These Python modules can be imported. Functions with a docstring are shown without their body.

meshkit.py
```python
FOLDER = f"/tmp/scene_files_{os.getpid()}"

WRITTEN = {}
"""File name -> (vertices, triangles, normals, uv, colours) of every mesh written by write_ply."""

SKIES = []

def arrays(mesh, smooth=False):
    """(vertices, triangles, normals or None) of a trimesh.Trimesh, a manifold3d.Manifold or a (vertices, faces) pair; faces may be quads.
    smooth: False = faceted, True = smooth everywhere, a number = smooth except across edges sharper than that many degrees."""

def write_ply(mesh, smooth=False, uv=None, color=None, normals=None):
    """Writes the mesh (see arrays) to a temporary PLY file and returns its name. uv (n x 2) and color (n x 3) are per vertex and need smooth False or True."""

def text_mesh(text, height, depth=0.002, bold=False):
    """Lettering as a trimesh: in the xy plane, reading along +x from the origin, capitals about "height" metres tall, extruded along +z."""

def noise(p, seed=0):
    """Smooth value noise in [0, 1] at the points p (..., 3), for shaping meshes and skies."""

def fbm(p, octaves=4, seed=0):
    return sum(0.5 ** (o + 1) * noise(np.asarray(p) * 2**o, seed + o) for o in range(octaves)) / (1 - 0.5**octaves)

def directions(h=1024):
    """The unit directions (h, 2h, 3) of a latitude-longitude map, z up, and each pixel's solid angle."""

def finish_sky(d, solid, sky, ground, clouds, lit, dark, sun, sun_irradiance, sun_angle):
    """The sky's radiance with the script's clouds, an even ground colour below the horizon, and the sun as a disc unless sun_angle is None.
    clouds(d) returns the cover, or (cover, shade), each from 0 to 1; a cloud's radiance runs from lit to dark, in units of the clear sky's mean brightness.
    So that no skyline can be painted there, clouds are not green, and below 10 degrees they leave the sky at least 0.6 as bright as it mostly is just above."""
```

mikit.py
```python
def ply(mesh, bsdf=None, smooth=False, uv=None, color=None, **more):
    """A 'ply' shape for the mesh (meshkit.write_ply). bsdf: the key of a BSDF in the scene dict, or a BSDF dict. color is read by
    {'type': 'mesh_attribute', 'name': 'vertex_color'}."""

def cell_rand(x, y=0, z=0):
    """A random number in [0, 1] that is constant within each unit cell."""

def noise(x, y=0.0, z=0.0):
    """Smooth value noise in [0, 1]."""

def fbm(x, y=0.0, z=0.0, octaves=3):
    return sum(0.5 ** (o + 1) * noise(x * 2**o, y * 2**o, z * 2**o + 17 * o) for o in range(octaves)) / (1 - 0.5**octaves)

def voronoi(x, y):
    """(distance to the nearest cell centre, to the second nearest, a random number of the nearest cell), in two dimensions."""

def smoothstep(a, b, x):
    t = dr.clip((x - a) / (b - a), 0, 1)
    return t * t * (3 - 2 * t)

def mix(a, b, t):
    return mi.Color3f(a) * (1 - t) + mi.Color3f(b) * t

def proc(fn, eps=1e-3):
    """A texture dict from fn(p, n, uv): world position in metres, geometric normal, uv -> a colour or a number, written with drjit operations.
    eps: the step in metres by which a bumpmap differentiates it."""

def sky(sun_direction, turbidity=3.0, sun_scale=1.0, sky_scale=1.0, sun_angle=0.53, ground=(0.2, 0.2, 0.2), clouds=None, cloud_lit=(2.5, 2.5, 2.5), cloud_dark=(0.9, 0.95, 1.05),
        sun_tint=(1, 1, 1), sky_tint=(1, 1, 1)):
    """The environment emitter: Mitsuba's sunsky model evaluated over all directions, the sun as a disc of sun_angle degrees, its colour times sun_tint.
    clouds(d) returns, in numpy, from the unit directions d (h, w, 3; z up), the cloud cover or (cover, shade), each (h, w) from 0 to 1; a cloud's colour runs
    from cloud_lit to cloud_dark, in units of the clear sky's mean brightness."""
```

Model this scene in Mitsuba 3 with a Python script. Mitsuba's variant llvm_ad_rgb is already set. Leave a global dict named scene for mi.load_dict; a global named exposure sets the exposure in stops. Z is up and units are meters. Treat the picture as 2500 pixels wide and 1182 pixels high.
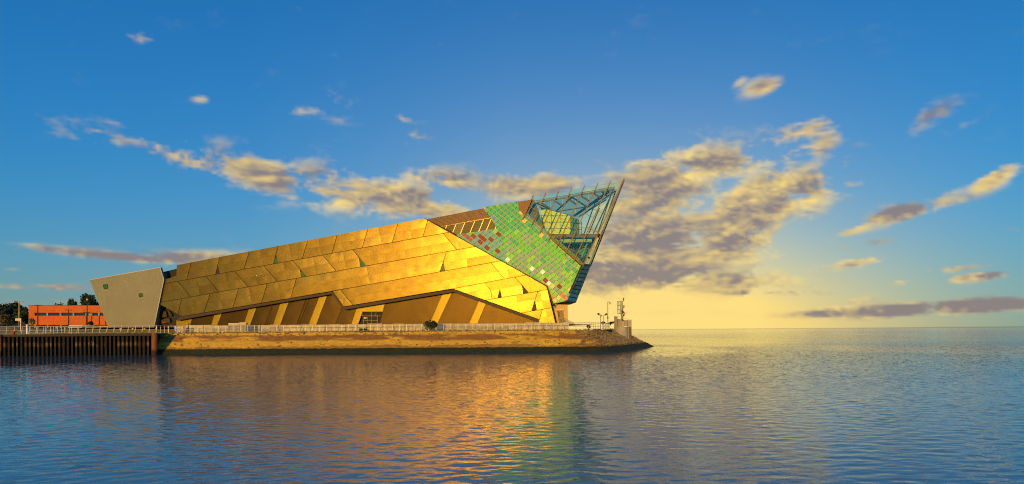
import math
import numpy as np
import trimesh
import mitsuba as mi
import drjit as dr
import mikit
import meshkit
from mikit import proc, noise, fbm, smoothstep, mix
from shapely.geometry import Polygon, LineString, Point, MultiPolygon
from shapely.ops import polygonize, unary_union

T = mi.ScalarTransform4f
rng = np.random.default_rng(7)
scene, labels = {}, {}

# ------------------------------------------------------------------ camera, sky, exposure
F, CX, HY, ROLL = 1629.0, 1250.0, 808.3, math.atan(0.00745)
EYE = np.array([0, 0, 3.2])
scene['camera'] = {'type': 'perspective', 'fov': 2 * math.degrees(math.atan(1250 / F)), 'fov_axis': 'x',
                   'principal_point_offset_x': 0.0, 'principal_point_offset_y': (591 - HY) / 1182.0,
                   'near_clip': 0.5, 'far_clip': 80000.0,
                   'to_world': T().look_at(origin=EYE.tolist(), target=[0, 1, 3.2], up=[math.sin(ROLL), 0, math.cos(ROLL)])}
exposure = 2.2
SUN_AZ, SUN_EL = math.radians(-12), math.radians(5.5)
SUN = [math.sin(SUN_AZ) * math.cos(SUN_EL), -math.cos(SUN_AZ) * math.cos(SUN_EL), math.sin(SUN_EL)]


def ray(px, py):
    a, b = px - CX, HY - py
    return np.array([a * math.cos(ROLL) + b * math.sin(ROLL), F, -a * math.sin(ROLL) + b * math.cos(ROLL)]) / F


def bearing(px, py):
    d = ray(px, py)
    return math.degrees(math.atan2(d[0], d[1])), math.degrees(math.atan2(d[2], math.hypot(d[0], d[1])))


# cloud banks: centre, half-length, half-height (picture units of the horizon, turned into degrees), tilt, strength
BANKS = [
    # long left bank
    (300, 350, 170, 26, 12, .62), (480, 392, 150, 34, 11, .8), (640, 425, 150, 46, 14, .95), (820, 462, 150, 52, 10, 1.0),
    (990, 490, 150, 50, 8, 1.0), (1090, 440, 130, 30, 4, .8), (1300, 452, 160, 36, -2, .95), (1040, 512, 120, 28, 0, 1.0),
    (180, 335, 60, 12, 8, .45),
    # great right bank
    (1590, 470, 190, 100, -8, .95), (1740, 400, 150, 52, 2, .9), (1850, 500, 170, 80, -20, 1.05), (1640, 590, 260, 90, 0, 1.1),
    (1840, 580, 120, 60, -35, .9), (1560, 670, 230, 58, 0, 1.1), (1720, 690, 210, 34, 0, .9), (1970, 460, 70, 70, 40, .9),
    (1960, 320, 120, 30, -8, .8), (2010, 350, 55, 40, -40, .75), (1650, 335, 110, 20, -5, .55), (1940, 375, 90, 28, -15, .6),
    (1560, 360, 70, 16, 0, .4),
    # small puffs
    (1862, 213, 52, 21, -6, .78), (1808, 200, 22, 12, -25, .6), (347, 100, 40, 15, 4, .62), (400, 162, 80, 16, -4, .42), (300, 170, 45, 10, 0, .36),
    (535, 158, 36, 9, 0, .36), (491, 243, 22, 11, -8, .65), (690, 269, 110, 10, -3, .62), (790, 231, 65, 22, 8, .44), (825, 296, 34, 10, 4, .45),
    (710, 295, 22, 8, 0, .45), (980, 290, 42, 11, 4, .65), (1025, 331, 46, 11, 3, .62), (980, 347, 50, 8, -3, .42), (455, 346, 26, 8, 0, .5), (300, 306, 48, 11, 5, .5),
    (173, 305, 28, 10, 0, .45), (1310, 279, 14, 6, 0, .45), (1400, 311, 26, 7, 4, .4), (1310, 407, 24, 8, -14, .5), (2272, 285, 75, 24, -16, .66),
    (2365, 300, 45, 9, -14, .42), (2290, 256, 40, 10, -14, .4), (2100, 355, 48, 10, -8, .55), (2065, 400, 40, 26, -20, .42), (2090, 447, 45, 10, 0, .5), (2050, 432, 30, 9, 0, .4),
    # streaks right
    (2215, 515, 135, 24, -10, .95), (2425, 438, 75, 24, -26, .9), (2345, 487, 80, 12, -8, .55), (2090, 562, 70, 12, -12, .7), (2150, 592, 80, 10, -3, .5), (2030, 585, 50, 9, 0, .45),
    (2095, 640, 75, 12, -8, .72), (2060, 607, 40, 8, -10, .6), (2200, 592, 40, 9, -6, .6), (2160, 612, 30, 7, 0, .5), (2245, 608, 24, 7, -12, .55), (2310, 660, 110, 10, -4, .7), (2470, 560, 30, 9, 0, .5),
    (2400, 675, 140, 12, -4, .8), (2480, 660, 60, 16, -6, .8), (2200, 690, 60, 8, 0, .45), (2100, 733, 60, 6, -3, .5), (2080, 760, 170, 13, -3, 1.05), (2300, 752, 300, 19, -2, 1.3), (2470, 744, 120, 16, -2, 1.25), (2050, 765, 180, 8, 0, .6), (2450, 738, 160, 13, -3, 1.0),
    (1480, 765, 300, 8, 0, .25), (1830, 715, 190, 9, 2, .8),
    # streaks left
    (110, 608, 60, 9, 6, .7), (290, 626, 200, 11, 3, .92), (480, 630, 130, 18, -2, .9), (90, 700, 140, 9, 0, .9), (30, 660, 60, 6, 0, .5), (120, 740, 70, 16, -4, .5), (20, 745, 60, 14, 0, .5),
]


def clouds(d):
    x, y, z = d[..., 0], d[..., 1], d[..., 2]
    az = np.degrees(np.arctan2(x, y))
    el = np.degrees(np.arcsin(np.clip(z, -1, 1)))
    m = np.zeros(az.shape)
    K = 57.3 / F
    for px, py, rx, ry, tilt, s in BANKS:
        s += -.07 if s < .78 and py < 420 and ry < 24 else .12 if ry <= 26 else .04
        a0, e0 = bearing(px, py)
        k = K * math.cos(math.radians(a0)) ** 2
        da, de = (az - a0) / (rx * k), (el - e0)
        t = math.radians(-tilt)
        k2 = K * math.cos(math.radians(a0)) * math.cos(math.radians(e0))
        u = (az - a0) / k * math.cos(t) + (el - e0) / k2 * math.sin(t)
        v = -(az - a0) / k * math.sin(t) + (el - e0) / k2 * math.cos(t)
        q = np.sqrt((u / rx) ** 2 + (v / ry) ** 2)
        m = np.maximum(m, s * np.exp(-.75 * q ** 2.4))
    # a few clouds of the same sort on the rest of the sky
    rest = meshkit.fbm(np.stack([az / 26, el / 9, az * 0], -1), 3, 41)
    far = np.clip((np.abs(az) - 50) / 20, 0, 1)
    m = np.maximum(m, far * np.clip((rest - .5) * 5, 0, .9) * np.clip((38 - el) / 20, 0, 1))
    q = np.stack([az / 2.9, el / 1.25 + az * .04, np.zeros_like(az)], -1)
    warp = (meshkit.fbm(q * .5, 2, 5) - .5)[..., None] * np.array([1.2, .9, 0])

    def puff(q, octaves):
        t = g = 0
        for o in range(octaves):
            w = .64 ** o
            t_ = .65 * o
            k = q @ np.array([[math.cos(t_), math.sin(t_), 0], [-math.sin(t_), math.cos(t_), 0], [0, 0, 1]]) if o else q
            v = meshkit.noise(k * 1.93 ** o + o * 7.7, 20 + o)
            t = t + w * (1 - np.abs(2 * v - 1) if o == 2 else v)
            g += w
        return t / g
    n = puff(q + warp, 6)
    off = puff(q + warp + np.array([-.13, .30, 0]), 4)
    here = puff(q + warp, 4)
    wide = meshkit.fbm(q * .4 + warp + np.array([0, .25, 0]), 3, 9)
    dens = (n - .50) * 2.9 + (m - .50) * 1.15
    cover = np.clip(dens / .55, 0, 1)
    cover = (cover * cover * (3 - 2 * cover)) ** .7 * np.clip(.03 + 1.15 * m ** 1.5, 0, .95)
    thick = np.clip((m - .55) * 2.2, 0, 1) * np.clip(dens / .7, 0, 1)
    shade = np.clip(.42 + .26 * np.clip((az - 22) / 8, 0, 1) + .30 * np.clip((-14 - az) / 12, 0, 1) * np.clip((14 - el) / 6, .3, 1) + .40 * thick + (off - here) * 2.4 + (wide - .5) * .7, 0, 1)
    # low evening veil, brightest towards the south-east, greyer to both sides
    side = np.where(az > 7, 19.0, 13.0)
    e0 = np.maximum(el, 0)
    glow = np.exp(-(e0 / 5.6) ** 1.5) * (.24 + .20 * np.clip((-12 - az) / 14, 0, 1) + .72 * np.exp(-((az - 7) / side) ** 2) + .10 * np.exp(-((az - 30) / 16) ** 2))
    glow2 = .34 * np.exp(-(e0 / 10.5) ** 1.7) * np.exp(-((az - 10) / 20) ** 2)
    glow3 = .17 * np.exp(-(e0 / 17.) ** 2) * np.exp(-((az - 0) / 34) ** 2)
    g = np.clip(glow + glow2 + glow3, 0, .96)
    vs = .78 * np.clip((np.abs(az - 10) - 10) / 22, 0, 1)
    c = 1 - (1 - cover) * (1 - g)
    sh = (cover * shade + (1 - cover) * g * vs) / np.maximum(c, 1e-4)
    return c, np.clip(sh, 0, 1)


scene['sky'] = mikit.sky(SUN, turbidity=2, clouds=clouds, cloud_lit=(6.2, 4.5, 1.3), cloud_dark=(1.55, 1.30, 1.30), sky_tint=(.085, .87, 2.1), sun_tint=(.9, .97, .60), sun_scale=1.0)


# ------------------------------------------------------------------ helpers
def add(key, shape, label=None, cat=None, group=None, kind=None):
    k, i = key, 0
    while k in scene:
        i += 1
        k = f'{key}_{i:03d}'
    scene[k] = shape
    if label or kind:
        tag(k, label, cat, group, kind)
    return k


def tag(k, label=None, cat=None, group=None, kind=None):
    e = labels.setdefault(k, {})
    for n, v in (('label', label), ('category', cat), ('group', group), ('kind', kind)):
        if v:
            e[n] = v


def cat(*ms):
    return trimesh.util.concatenate([m for m in ms if m is not None])


def fix(m):
    if m.volume < 0:
        m.invert()
    return m


class Plane:
    """a plane given by a point and the turn of its normal from -y (degrees, positive to +x) and lean (normal up)."""

    def __init__(s, p, turn=0.0, lean=0.0, n=None):
        s.p = np.array(p, float)
        if n is None:
            t, l = math.radians(turn), math.radians(lean)
            n = np.array([math.sin(t) * math.cos(l), -math.cos(t) * math.cos(l), math.sin(l)])
        s.n = np.array(n) / np.linalg.norm(n)
        s.u = np.cross([0, 0, 1], s.n)
        s.u /= np.linalg.norm(s.u)
        s.v = np.cross(s.n, s.u)

    def off(s, d):
        return Plane(s.p + s.n * d, n=s.n)

    def pt(s, px, py):
        r = ray(px, py)
        return EYE + r * (((s.p - EYE) @ s.n) / (r @ s.n))

    def uv(s, px, py):
        q = s.pt(px, py) - s.p
        return q @ s.u, q @ s.v

    def poly(s, pts):
        return Polygon([s.uv(*q) for q in pts]).buffer(0)

    def matrix(s, d=0.0, along=None):
        m = np.eye(4)
        m[:3, 0], m[:3, 1], m[:3, 2] = s.u, s.v, s.n if along is None else along
        m[:3, 3] = s.p + s.n * d
        return m

    def prism(s, poly, d0, d1, along=None):
        """poly in uv (or list of picture points), from offset d0 to d1 along the normal (or along a vector from d0)."""
        if not isinstance(poly, (Polygon, MultiPolygon)):
            poly = s.poly(poly)
        out = []
        for g in getattr(poly, 'geoms', [poly]):
            if g.is_empty or g.area < 1e-5:
                continue
            if along is None:
                m = trimesh.creation.extrude_polygon(g, d1 - d0, engine='earcut')
                m.apply_transform(s.matrix(d0))
            else:
                m = trimesh.creation.extrude_polygon(g, 1.0, engine='earcut')
                m.apply_transform(s.matrix(d0, np.array(along, float)))
            out.append(fix(m))
        return cat(*out)


def bar(p, q, w, d=None, up=(0, 0, 1)):
    """box beam from p to q."""
    p, q = np.array(p, float), np.array(q, float)
    d = w if d is None else d
    z = (q - p) / np.linalg.norm(q - p)
    x = np.cross(up, z)
    if np.linalg.norm(x) < 1e-3:
        x = np.cross([0, 1, 0], z)
    x /= np.linalg.norm(x)
    y = np.cross(z, x)
    m = trimesh.creation.box([w, d, np.linalg.norm(q - p)])
    M = np.eye(4)
    M[:3, 0], M[:3, 1], M[:3, 2], M[:3, 3] = x, y, z, (p + q) / 2
    m.apply_transform(M)
    return m


def rod(p, q, r, r2=None, n=10):
    p, q = np.array(p, float), np.array(q, float)
    L = np.linalg.norm(q - p)
    m = trimesh.creation.cylinder(r, L, sections=n)
    if r2 is not None:
        top = m.vertices[:, 2] > 0
        m.vertices[top, :2] *= r2 / r
    z = (q - p) / L
    x = np.cross([0, 0, 1], z)
    if np.linalg.norm(x) < 1e-4:
        x = np.array([1.0, 0, 0])
    x /= np.linalg.norm(x)
    M = np.eye(4)
    M[:3, 0], M[:3, 1], M[:3, 2], M[:3, 3] = x, np.cross(z, x), z, (p + q) / 2
    m.apply_transform(M)
    return m


def box(c, s, turn=0.0):
    m = trimesh.creation.box(s)
    m.apply_transform(trimesh.transformations.rotation_matrix(math.radians(turn), [0, 0, 1]))
    m.apply_translation(c)
    return m


def ball(c, r, sub=2, sc=(1, 1, 1)):
    m = trimesh.creation.icosphere(subdivisions=sub, radius=r)
    m.vertices *= np.array(sc)
    m.apply_translation(c)
    return m


def at(px, py, Y):
    return EYE + ray(px, py) * Y


def leaves(blobs, n, size, seed, hollow=.35):
    """leaf-sized folded faces through the volumes of the ellipsoid blobs (centre, radii)."""
    r = np.random.default_rng(seed)
    vol = np.array([np.prod(b[1]) for b in blobs]) ** .7
    which = r.choice(len(blobs), n, p=vol / vol.sum())
    c = np.array([b[0] for b in blobs])[which]
    R = np.array([b[1] for b in blobs])[which]
    d = r.normal(size=(n, 3))
    d /= np.linalg.norm(d, axis=1, keepdims=True)
    rad = hollow + (1 - hollow) * r.random(n) ** .6
    rad *= .8 + .45 * meshkit.noise(d * 2.3 + which[:, None] * 7.1, seed)
    p = c + d * R * rad[:, None]
    a = r.normal(size=(n, 3))
    a /= np.linalg.norm(a, axis=1, keepdims=True)
    b = np.cross(a, r.normal(size=(n, 3)))
    b /= np.linalg.norm(b, axis=1, keepdims=True)
    s = size * (.6 + .8 * r.random((n, 1)))
    w = np.cross(a, b) * s * .25
    v = np.stack([p - a * s, p + b * s * .5 + w, p + a * s, p - b * s * .5 + w], 1).reshape(-1, 3)
    i = np.arange(n)[:, None] * 4
    f = np.concatenate([i + [[0, 1, 2]], i + [[0, 2, 3]]])
    return trimesh.Trimesh(v, f, process=False)


# ------------------------------------------------------------------ materials
def pr(key, color, rough=.6, metallic=0.0, spec=.5, bump=None, **more):
    c = {'type': 'rgb', 'value': list(color)} if not callable(color) else proc(color)
    b = {'type': 'principled', 'base_color': c, 'roughness': rough if not callable(rough) else proc(rough), 'metallic': metallic, 'specular': spec, **more}
    if bump:
        b = {'type': 'bumpmap', 'arbitrary': proc(bump[0], eps=bump[2] if len(bump) > 2 else .01), 'scale': bump[1], 'bsdf': b}
    scene[key] = {'type': 'twosided', 'bsdf': b}


def metal_col(base, seed):
    def fn(p, n, uv):
        s = fbm(p.x * .9 + seed, p.y * .9, p.z * .35, 3)
        f = fbm(p.x * 5 + seed, p.y * 5, p.z * .6, 2)
        k = .92 + .10 * s + .04 * (f - .5)
        streak = smoothstep(.62, .85, fbm(p.x * 2.3 + 3 * seed, p.y * 2.3, p.z * .12, 2)) * .06
        return mi.Color3f(*base) * (k - streak)
    return fn


for i, (b, r) in enumerate([((.180, .130, .032), .355), ((.160, .114, .028), .37), ((.196, .143, .036), .345), ((.168, .119, .028), .38)]):
    pr(f'mat_panel_{i}', metal_col(b, 3.7 * i), r, 1.0)
pr('mat_dark', (.018, .014, .010), .7)
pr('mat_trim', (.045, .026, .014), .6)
pr('mat_block', lambda p, n, uv: mi.Color3f(.25, .252, .17) * (.88 + .24 * fbm(p.x * .35, p.y * .35, p.z * .22, 4) - .10 * smoothstep(.55, .8, fbm(p.x * 1.2, p.y * 1.2, p.z * .1, 2))), .55, .25)
pr('mat_block_rim', (.5, .48, .42), .5, .3)


def brown(p, n, uv):
    k = .8 + .35 * fbm(p.x * .6, p.y * .6, p.z * .3, 4)
    return mi.Color3f(.052, .031, .004) * k


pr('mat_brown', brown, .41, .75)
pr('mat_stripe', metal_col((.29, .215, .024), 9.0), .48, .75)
pr('mat_fascia', lambda p, n, uv: mi.Color3f(.07, .036, .022) * (.75 + .5 * fbm(p.x * .8, p.y * .8, p.z * .3, 3)), .45, .4)
pr('mat_mullion', (.50, .36, .16), .4, .5)
pr('mat_green_glass', (.014, .15, .04), .4, 0, .3)
pr('mat_darkglass', lambda p, n, uv: mi.Color3f(.03, .026, .012) * (.5 + 1.1 * fbm(p.x * .7, p.y * .7, p.z * .7, 3)), .4, 0, .3)
pr('mat_black', (.004, .004, .004), .4)
pr('mat_joint', (.012, .012, .010), .7)
pr('mat_gold', (.50, .30, .05), .5, .2)
pr('mat_mast', (.50, .30, .09), .42, .25)
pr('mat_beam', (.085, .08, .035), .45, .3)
pr('mat_room', (.88, .88, .06), .55)
pr('mat_room_line', (.05, .06, .02), .6)
pr('mat_slab', (.22, .10, .03), .6)
pr('mat_greenstrip', (.32, .46, .06), .5)
pr('mat_inside', (.025, .03, .016), .6)
pr('mat_white_blind', (.75, .68, .62), .7)
pr('mat_neck', (.50, .34, .16), .55, .2)
TILES = {'green': (.03, .36, .15), 'lime': (.08, .46, .08), 'yellowgreen': (.18, .52, .09), 'teal': (.08, .34, .28), 'blue': (.10, .29, .32), 'grey': (.15, .34, .23), 'maroon': (.15, .035, .035),
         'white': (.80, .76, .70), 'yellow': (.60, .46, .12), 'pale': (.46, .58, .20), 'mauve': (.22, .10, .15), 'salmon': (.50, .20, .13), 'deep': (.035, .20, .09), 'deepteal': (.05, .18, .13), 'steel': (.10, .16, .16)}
for k, c in TILES.items():
    pr('mat_tile_' + k, (lambda c: lambda p, n, uv: mi.Color3f(*c) * (1.38 + .2 * fbm(p.x * 1.5, p.y * 1.5, p.z * 1.5, 2)))(c), .5, 0, .3)
scene['mat_glass'] = {'type': 'thindielectric', 'int_ior': 1.5, 'specular_transmittance': {'type': 'rgb', 'value': [.80, .96, .74]}}
scene['mat_roofglass'] = {'type': 'thindielectric', 'int_ior': 1.5, 'specular_transmittance': {'type': 'rgb', 'value': [.66, .92, .88]}}
pr('mat_rail', (.52, .48, .38), .45, .2)
pr('mat_concrete', lambda p, n, uv: mi.Color3f(.46, .42, .33) * (.7 + .5 * fbm(p.x * 1.4, p.y * 1.4, p.z * .5, 4)), .8)
pr('mat_concrete_wet', lambda p, n, uv: mi.Color3f(.12, .10, .07) * (.6 + .8 * fbm(p.x * 1.8, p.y * 1.8, p.z * .5, 3)), .6)
pr('mat_pale', lambda p, n, uv: mi.Color3f(.62, .54, .30) * (.75 + .4 * fbm(p.x * .8, p.y * .8, p.z * 1.5, 3)), .8)
pr('mat_deck', lambda p, n, uv: mi.Color3f(.34, .30, .24) * (.8 + .4 * fbm(p.x * .7, p.y * .7, 0, 3)), .85)
pr('mat_bank', lambda p, n, uv: mix((.30, .27, .12), (.20, .20, .06), smoothstep(.4, .6, fbm(p.x * .5, p.y * .5, p.z, 3))), .9)


def stone(p, n, uv):
    big = fbm(p.x * .22, p.y * .22, p.z * .9, 3)
    f = fbm(p.x * 2.6, p.y * 2.6, p.z * 5, 3)
    z = p.z + (big - .5) * .9 + (f - .5) * .25
    ochre = mix((.54, .29, .03), (.80, .55, .05), f)
    dark = mix((.22, .10, .022), (.36, .18, .035), f)
    c = mix(ochre, dark, smoothstep(1.75, 2.1, z) * (1 - smoothstep(2.7, 3.0, z)) * smoothstep(.36, .52, big))
    c = mix(c, (.20, .10, .03), (1 - smoothstep(.95, 1.25, z)) * .7)
    wet = p.z + (f - .5) * .16
    weed = mix((.010, .014, .004), (.035, .050, .010), fbm(p.x * 3, p.y * 3, p.z * 7, 3))
    c = mix(c, weed, 1 - smoothstep(.72, .82, wet))
    rough = smoothstep(10.0, 13.0, p.x)
    return c * (1 - .35 * rough * (p.z > .8))


pr('mat_stone', stone, .85, bump=(lambda p, n, uv: fbm(p.x * 4, p.y * 4, p.z * 7, 3), .10, .02))
pr('mat_rubble', lambda p, n, uv: mix((.10, .07, .03), (.42, .32, .14), fbm(p.x * 1.7, p.y * 1.7, p.z * 2.3, 3)), .85)


def rust(p, n, uv):
    f = fbm(p.x * 1.2, p.y * 1.2, p.z * 1.0, 3)
    s = fbm(p.x * 3.5, p.y * 3.5, p.z * .5, 3)
    c = mix((.008, .005, .003), (.15, .05, .018), smoothstep(.42, .75, s) * smoothstep(.3, 1.4, p.z) * .09)
    blot = smoothstep(.35, .6, s) * smoothstep(1.15, 1.6, p.z) * (1 - smoothstep(1.7, 2.2, p.z)) * smoothstep(.40, .55, fbm(p.x * .9, 0, 0, 2))
    c = mix(c, (.30, .19, .08), blot * .5)
    return mix(c, (.006, .006, .005), 1 - smoothstep(.75, 1.05, p.z + (f - .5) * .3))


pr('mat_rust', rust, .8)
pr('mat_rust_bright', lambda p, n, uv: mix(mix((.30, .10, .03), (.16, .05, .02), fbm(p.x * 3, p.y * 3, p.z * .8, 3)), (.03, .014, .008), 1 - smoothstep(.5, 1.0, p.z)), .8)
pr('mat_timber', lambda p, n, uv: mi.Color3f(.045, .036, .020) * (.6 + .8 * fbm(p.x * 1.5, p.y, p.z * 4, 3)), .85)
pr('mat_red', (.28, .035, .02), .6)
pr('mat_orange', lambda p, n, uv: mi.Color3f(.56, .105, .006) * (.88 + .2 * fbm(p.x * .3, p.y, p.z * .5, 3)), .6)
pr('mat_orange_edge', (.16, .04, .015), .6)
pr('mat_bluepanel', (.06, .30, .62), .5)
pr('mat_bluepanel2', (.10, .42, .50), .5)
pr('mat_pane_green', (.28, .32, .10), .4)
pr('mat_winglass', (.018, .018, .014), .15, 0, .6)
pr('mat_post_dark', (.035, .022, .016), .5, .3)
pr('mat_post', (.34, .26, .12), .5, .4)
pr('mat_lantern', (.75, .66, .5), .3)
pr('mat_sign', (.62, .58, .42), .6)
pr('mat_signblue', (.02, .05, .30), .5)
pr('mat_redlamp', (.72, .03, .015), .3)
pr('mat_white', (.78, .76, .70), .5)
pr('mat_bark', (.07, .045, .025), .9)
for k, c in {'leaf_dark': (.022, .045, .014), 'leaf_mid': (.04, .075, .020), 'leaf_olive': (.085, .075, .025), 'leaf_grey': (.16, .17, .09), 'grass': (.16, .14, .045)}.items():
    pr('mat_' + k, (lambda c: lambda p, n, uv: mi.Color3f(*c) * (.55 + .9 * fbm(p.x * .9, p.y * .9, p.z * .9, 2)))(c), .7)


# water: soft ripples carried by a real wave mesh
def ripple(p, n, uv):
    w = fbm(p.x * 1.7 + .5 * p.y, p.y * 4.2, 0, 3) + .55 * fbm(p.x * 5.0 - p.y, p.y * 9.5, 3.3, 2)
    return w


def ripple_amp(p):
    return .55 + .9 * smoothstep(.35, .65, fbm(p.x * .05, p.y * .03, 0, 2))


scene['mat_water'] = {'type': 'bumpmap', 'arbitrary': proc(lambda p, n, uv: ripple(p, n, uv) * ripple_amp(p), eps=.02), 'scale': .008,
                      'bsdf': {'type': 'plastic', 'int_ior': 1.33, 'nonlinear': False, 'diffuse_reflectance': {'type': 'rgb', 'value': [.24, .32, .26]}}}

# ------------------------------------------------------------------ water
def water_mesh():
    def grow(a, s, r, end):
        out = []
        while a < end:
            out.append(a)
            a += s
            s *= r
        return np.array(out + [end])
    ys = np.concatenate([-grow(2, 3, 1.35, 15000)[::-1], grow(4, .5, 1.0, 12), grow(12.1, .095, 1.0, 40), grow(40.1, .11, 1.005, 150), grow(150.8, .9, 1.12, 45000)])
    xp = np.concatenate([grow(0, .13, 1.0, 32), grow(32.15, .16, 1.003, 118), grow(119, .8, 1.15, 15000)])
    xs = np.concatenate([-xp[:0:-1], xp])
    X, Y = np.meshgrid(xs, ys)
    r = np.random.default_rng(11)
    Z = np.zeros(X.shape, np.float32)
    gx, gy = X.astype(np.float32), Y.astype(np.float32)
    warp = (meshkit.noise(np.stack([gx * .06, gy * .06, gx * 0], -1), 3).astype(np.float32) - .5) * 6
    patch = .45 + 1.0 * meshkit.fbm(np.stack([gx * .028, gy * .016, gx * 0], -1), 3, 8).astype(np.float32)
    for i in range(54):
        lam = .26 * (.95 / .26) ** r.random()
        ang = math.radians(76 + r.normal() * 42)
        k = 2 * math.pi / lam
        amp = .0016 * lam ** .95 * (.5 + r.random())
        Z += amp * np.sin(k * (math.cos(ang) * gx + math.sin(ang) * gy + warp * .35) + r.random() * 6.28)
    far = np.hypot(gx, gy)
    Z *= patch * np.clip((330 - far) / 180, 0, 1)
    Z[(np.abs(gx) > 119) | (gy > 150) | (gy < 3)] = 0
    v = np.stack([X, Y, Z], -1).reshape(-1, 3)
    ny, nx = X.shape
    i, j = np.meshgrid(np.arange(ny - 1), np.arange(nx - 1), indexing='ij')
    a = (i * nx + j).ravel()
    f = np.concatenate([np.stack([a, a + 1, a + nx + 1], 1), np.stack([a, a + nx + 1, a + nx], 1)])
    return v, f


v, f = water_mesh()
print('water triangles', len(f))
add('water', mikit.ply((v, f), 'mat_water', smooth=True), 'rippled blue grey river and sea with gold reflections', kind='structure')

# ------------------------------------------------------------------ point of land: sloping stone bank up to the promenade
DECK = 3.3
W0, W1 = np.array([-52.0, 108.0]), np.array([13.8, 99.6])
SHORE = Polygon([(-60.0, 101.8), (13.6, 99.4), (15.4, 101.6), (19.4, 108.9), (22.1, 116.3), (25.4, 124.7), (27.9, 130.6), (24, 130.2), (18, 133), (16, 150), (10, 185), (-60.0, 185)])


def heights(x, y, slope=.58):
    d = np.full(x.shape, 1e9)
    c = np.array(SHORE.exterior.coords)
    inside = np.zeros(x.shape, bool)
    for (x0, y0), (x1, y1) in zip(c[:-1], c[1:]):
        e = np.array([x1 - x0, y1 - y0])
        t = np.clip(((x - x0) * e[0] + (y - y0) * e[1]) / (e @ e), 0, 1)
        if not (x0 < -59 and x1 < -59):
            d = np.minimum(d, np.hypot(x - x0 - t * e[0], y - y0 - t * e[1]))
        cross = ((y0 > y) != (y1 > y)) & (x < (x1 - x0) * (y - y0) / (y1 - y0 + 1e-12) + x0)
        inside ^= cross
    return np.where(inside, d, -d) * (slope + .37 * np.clip((17 - x) / 5, 0, 1))


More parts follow.
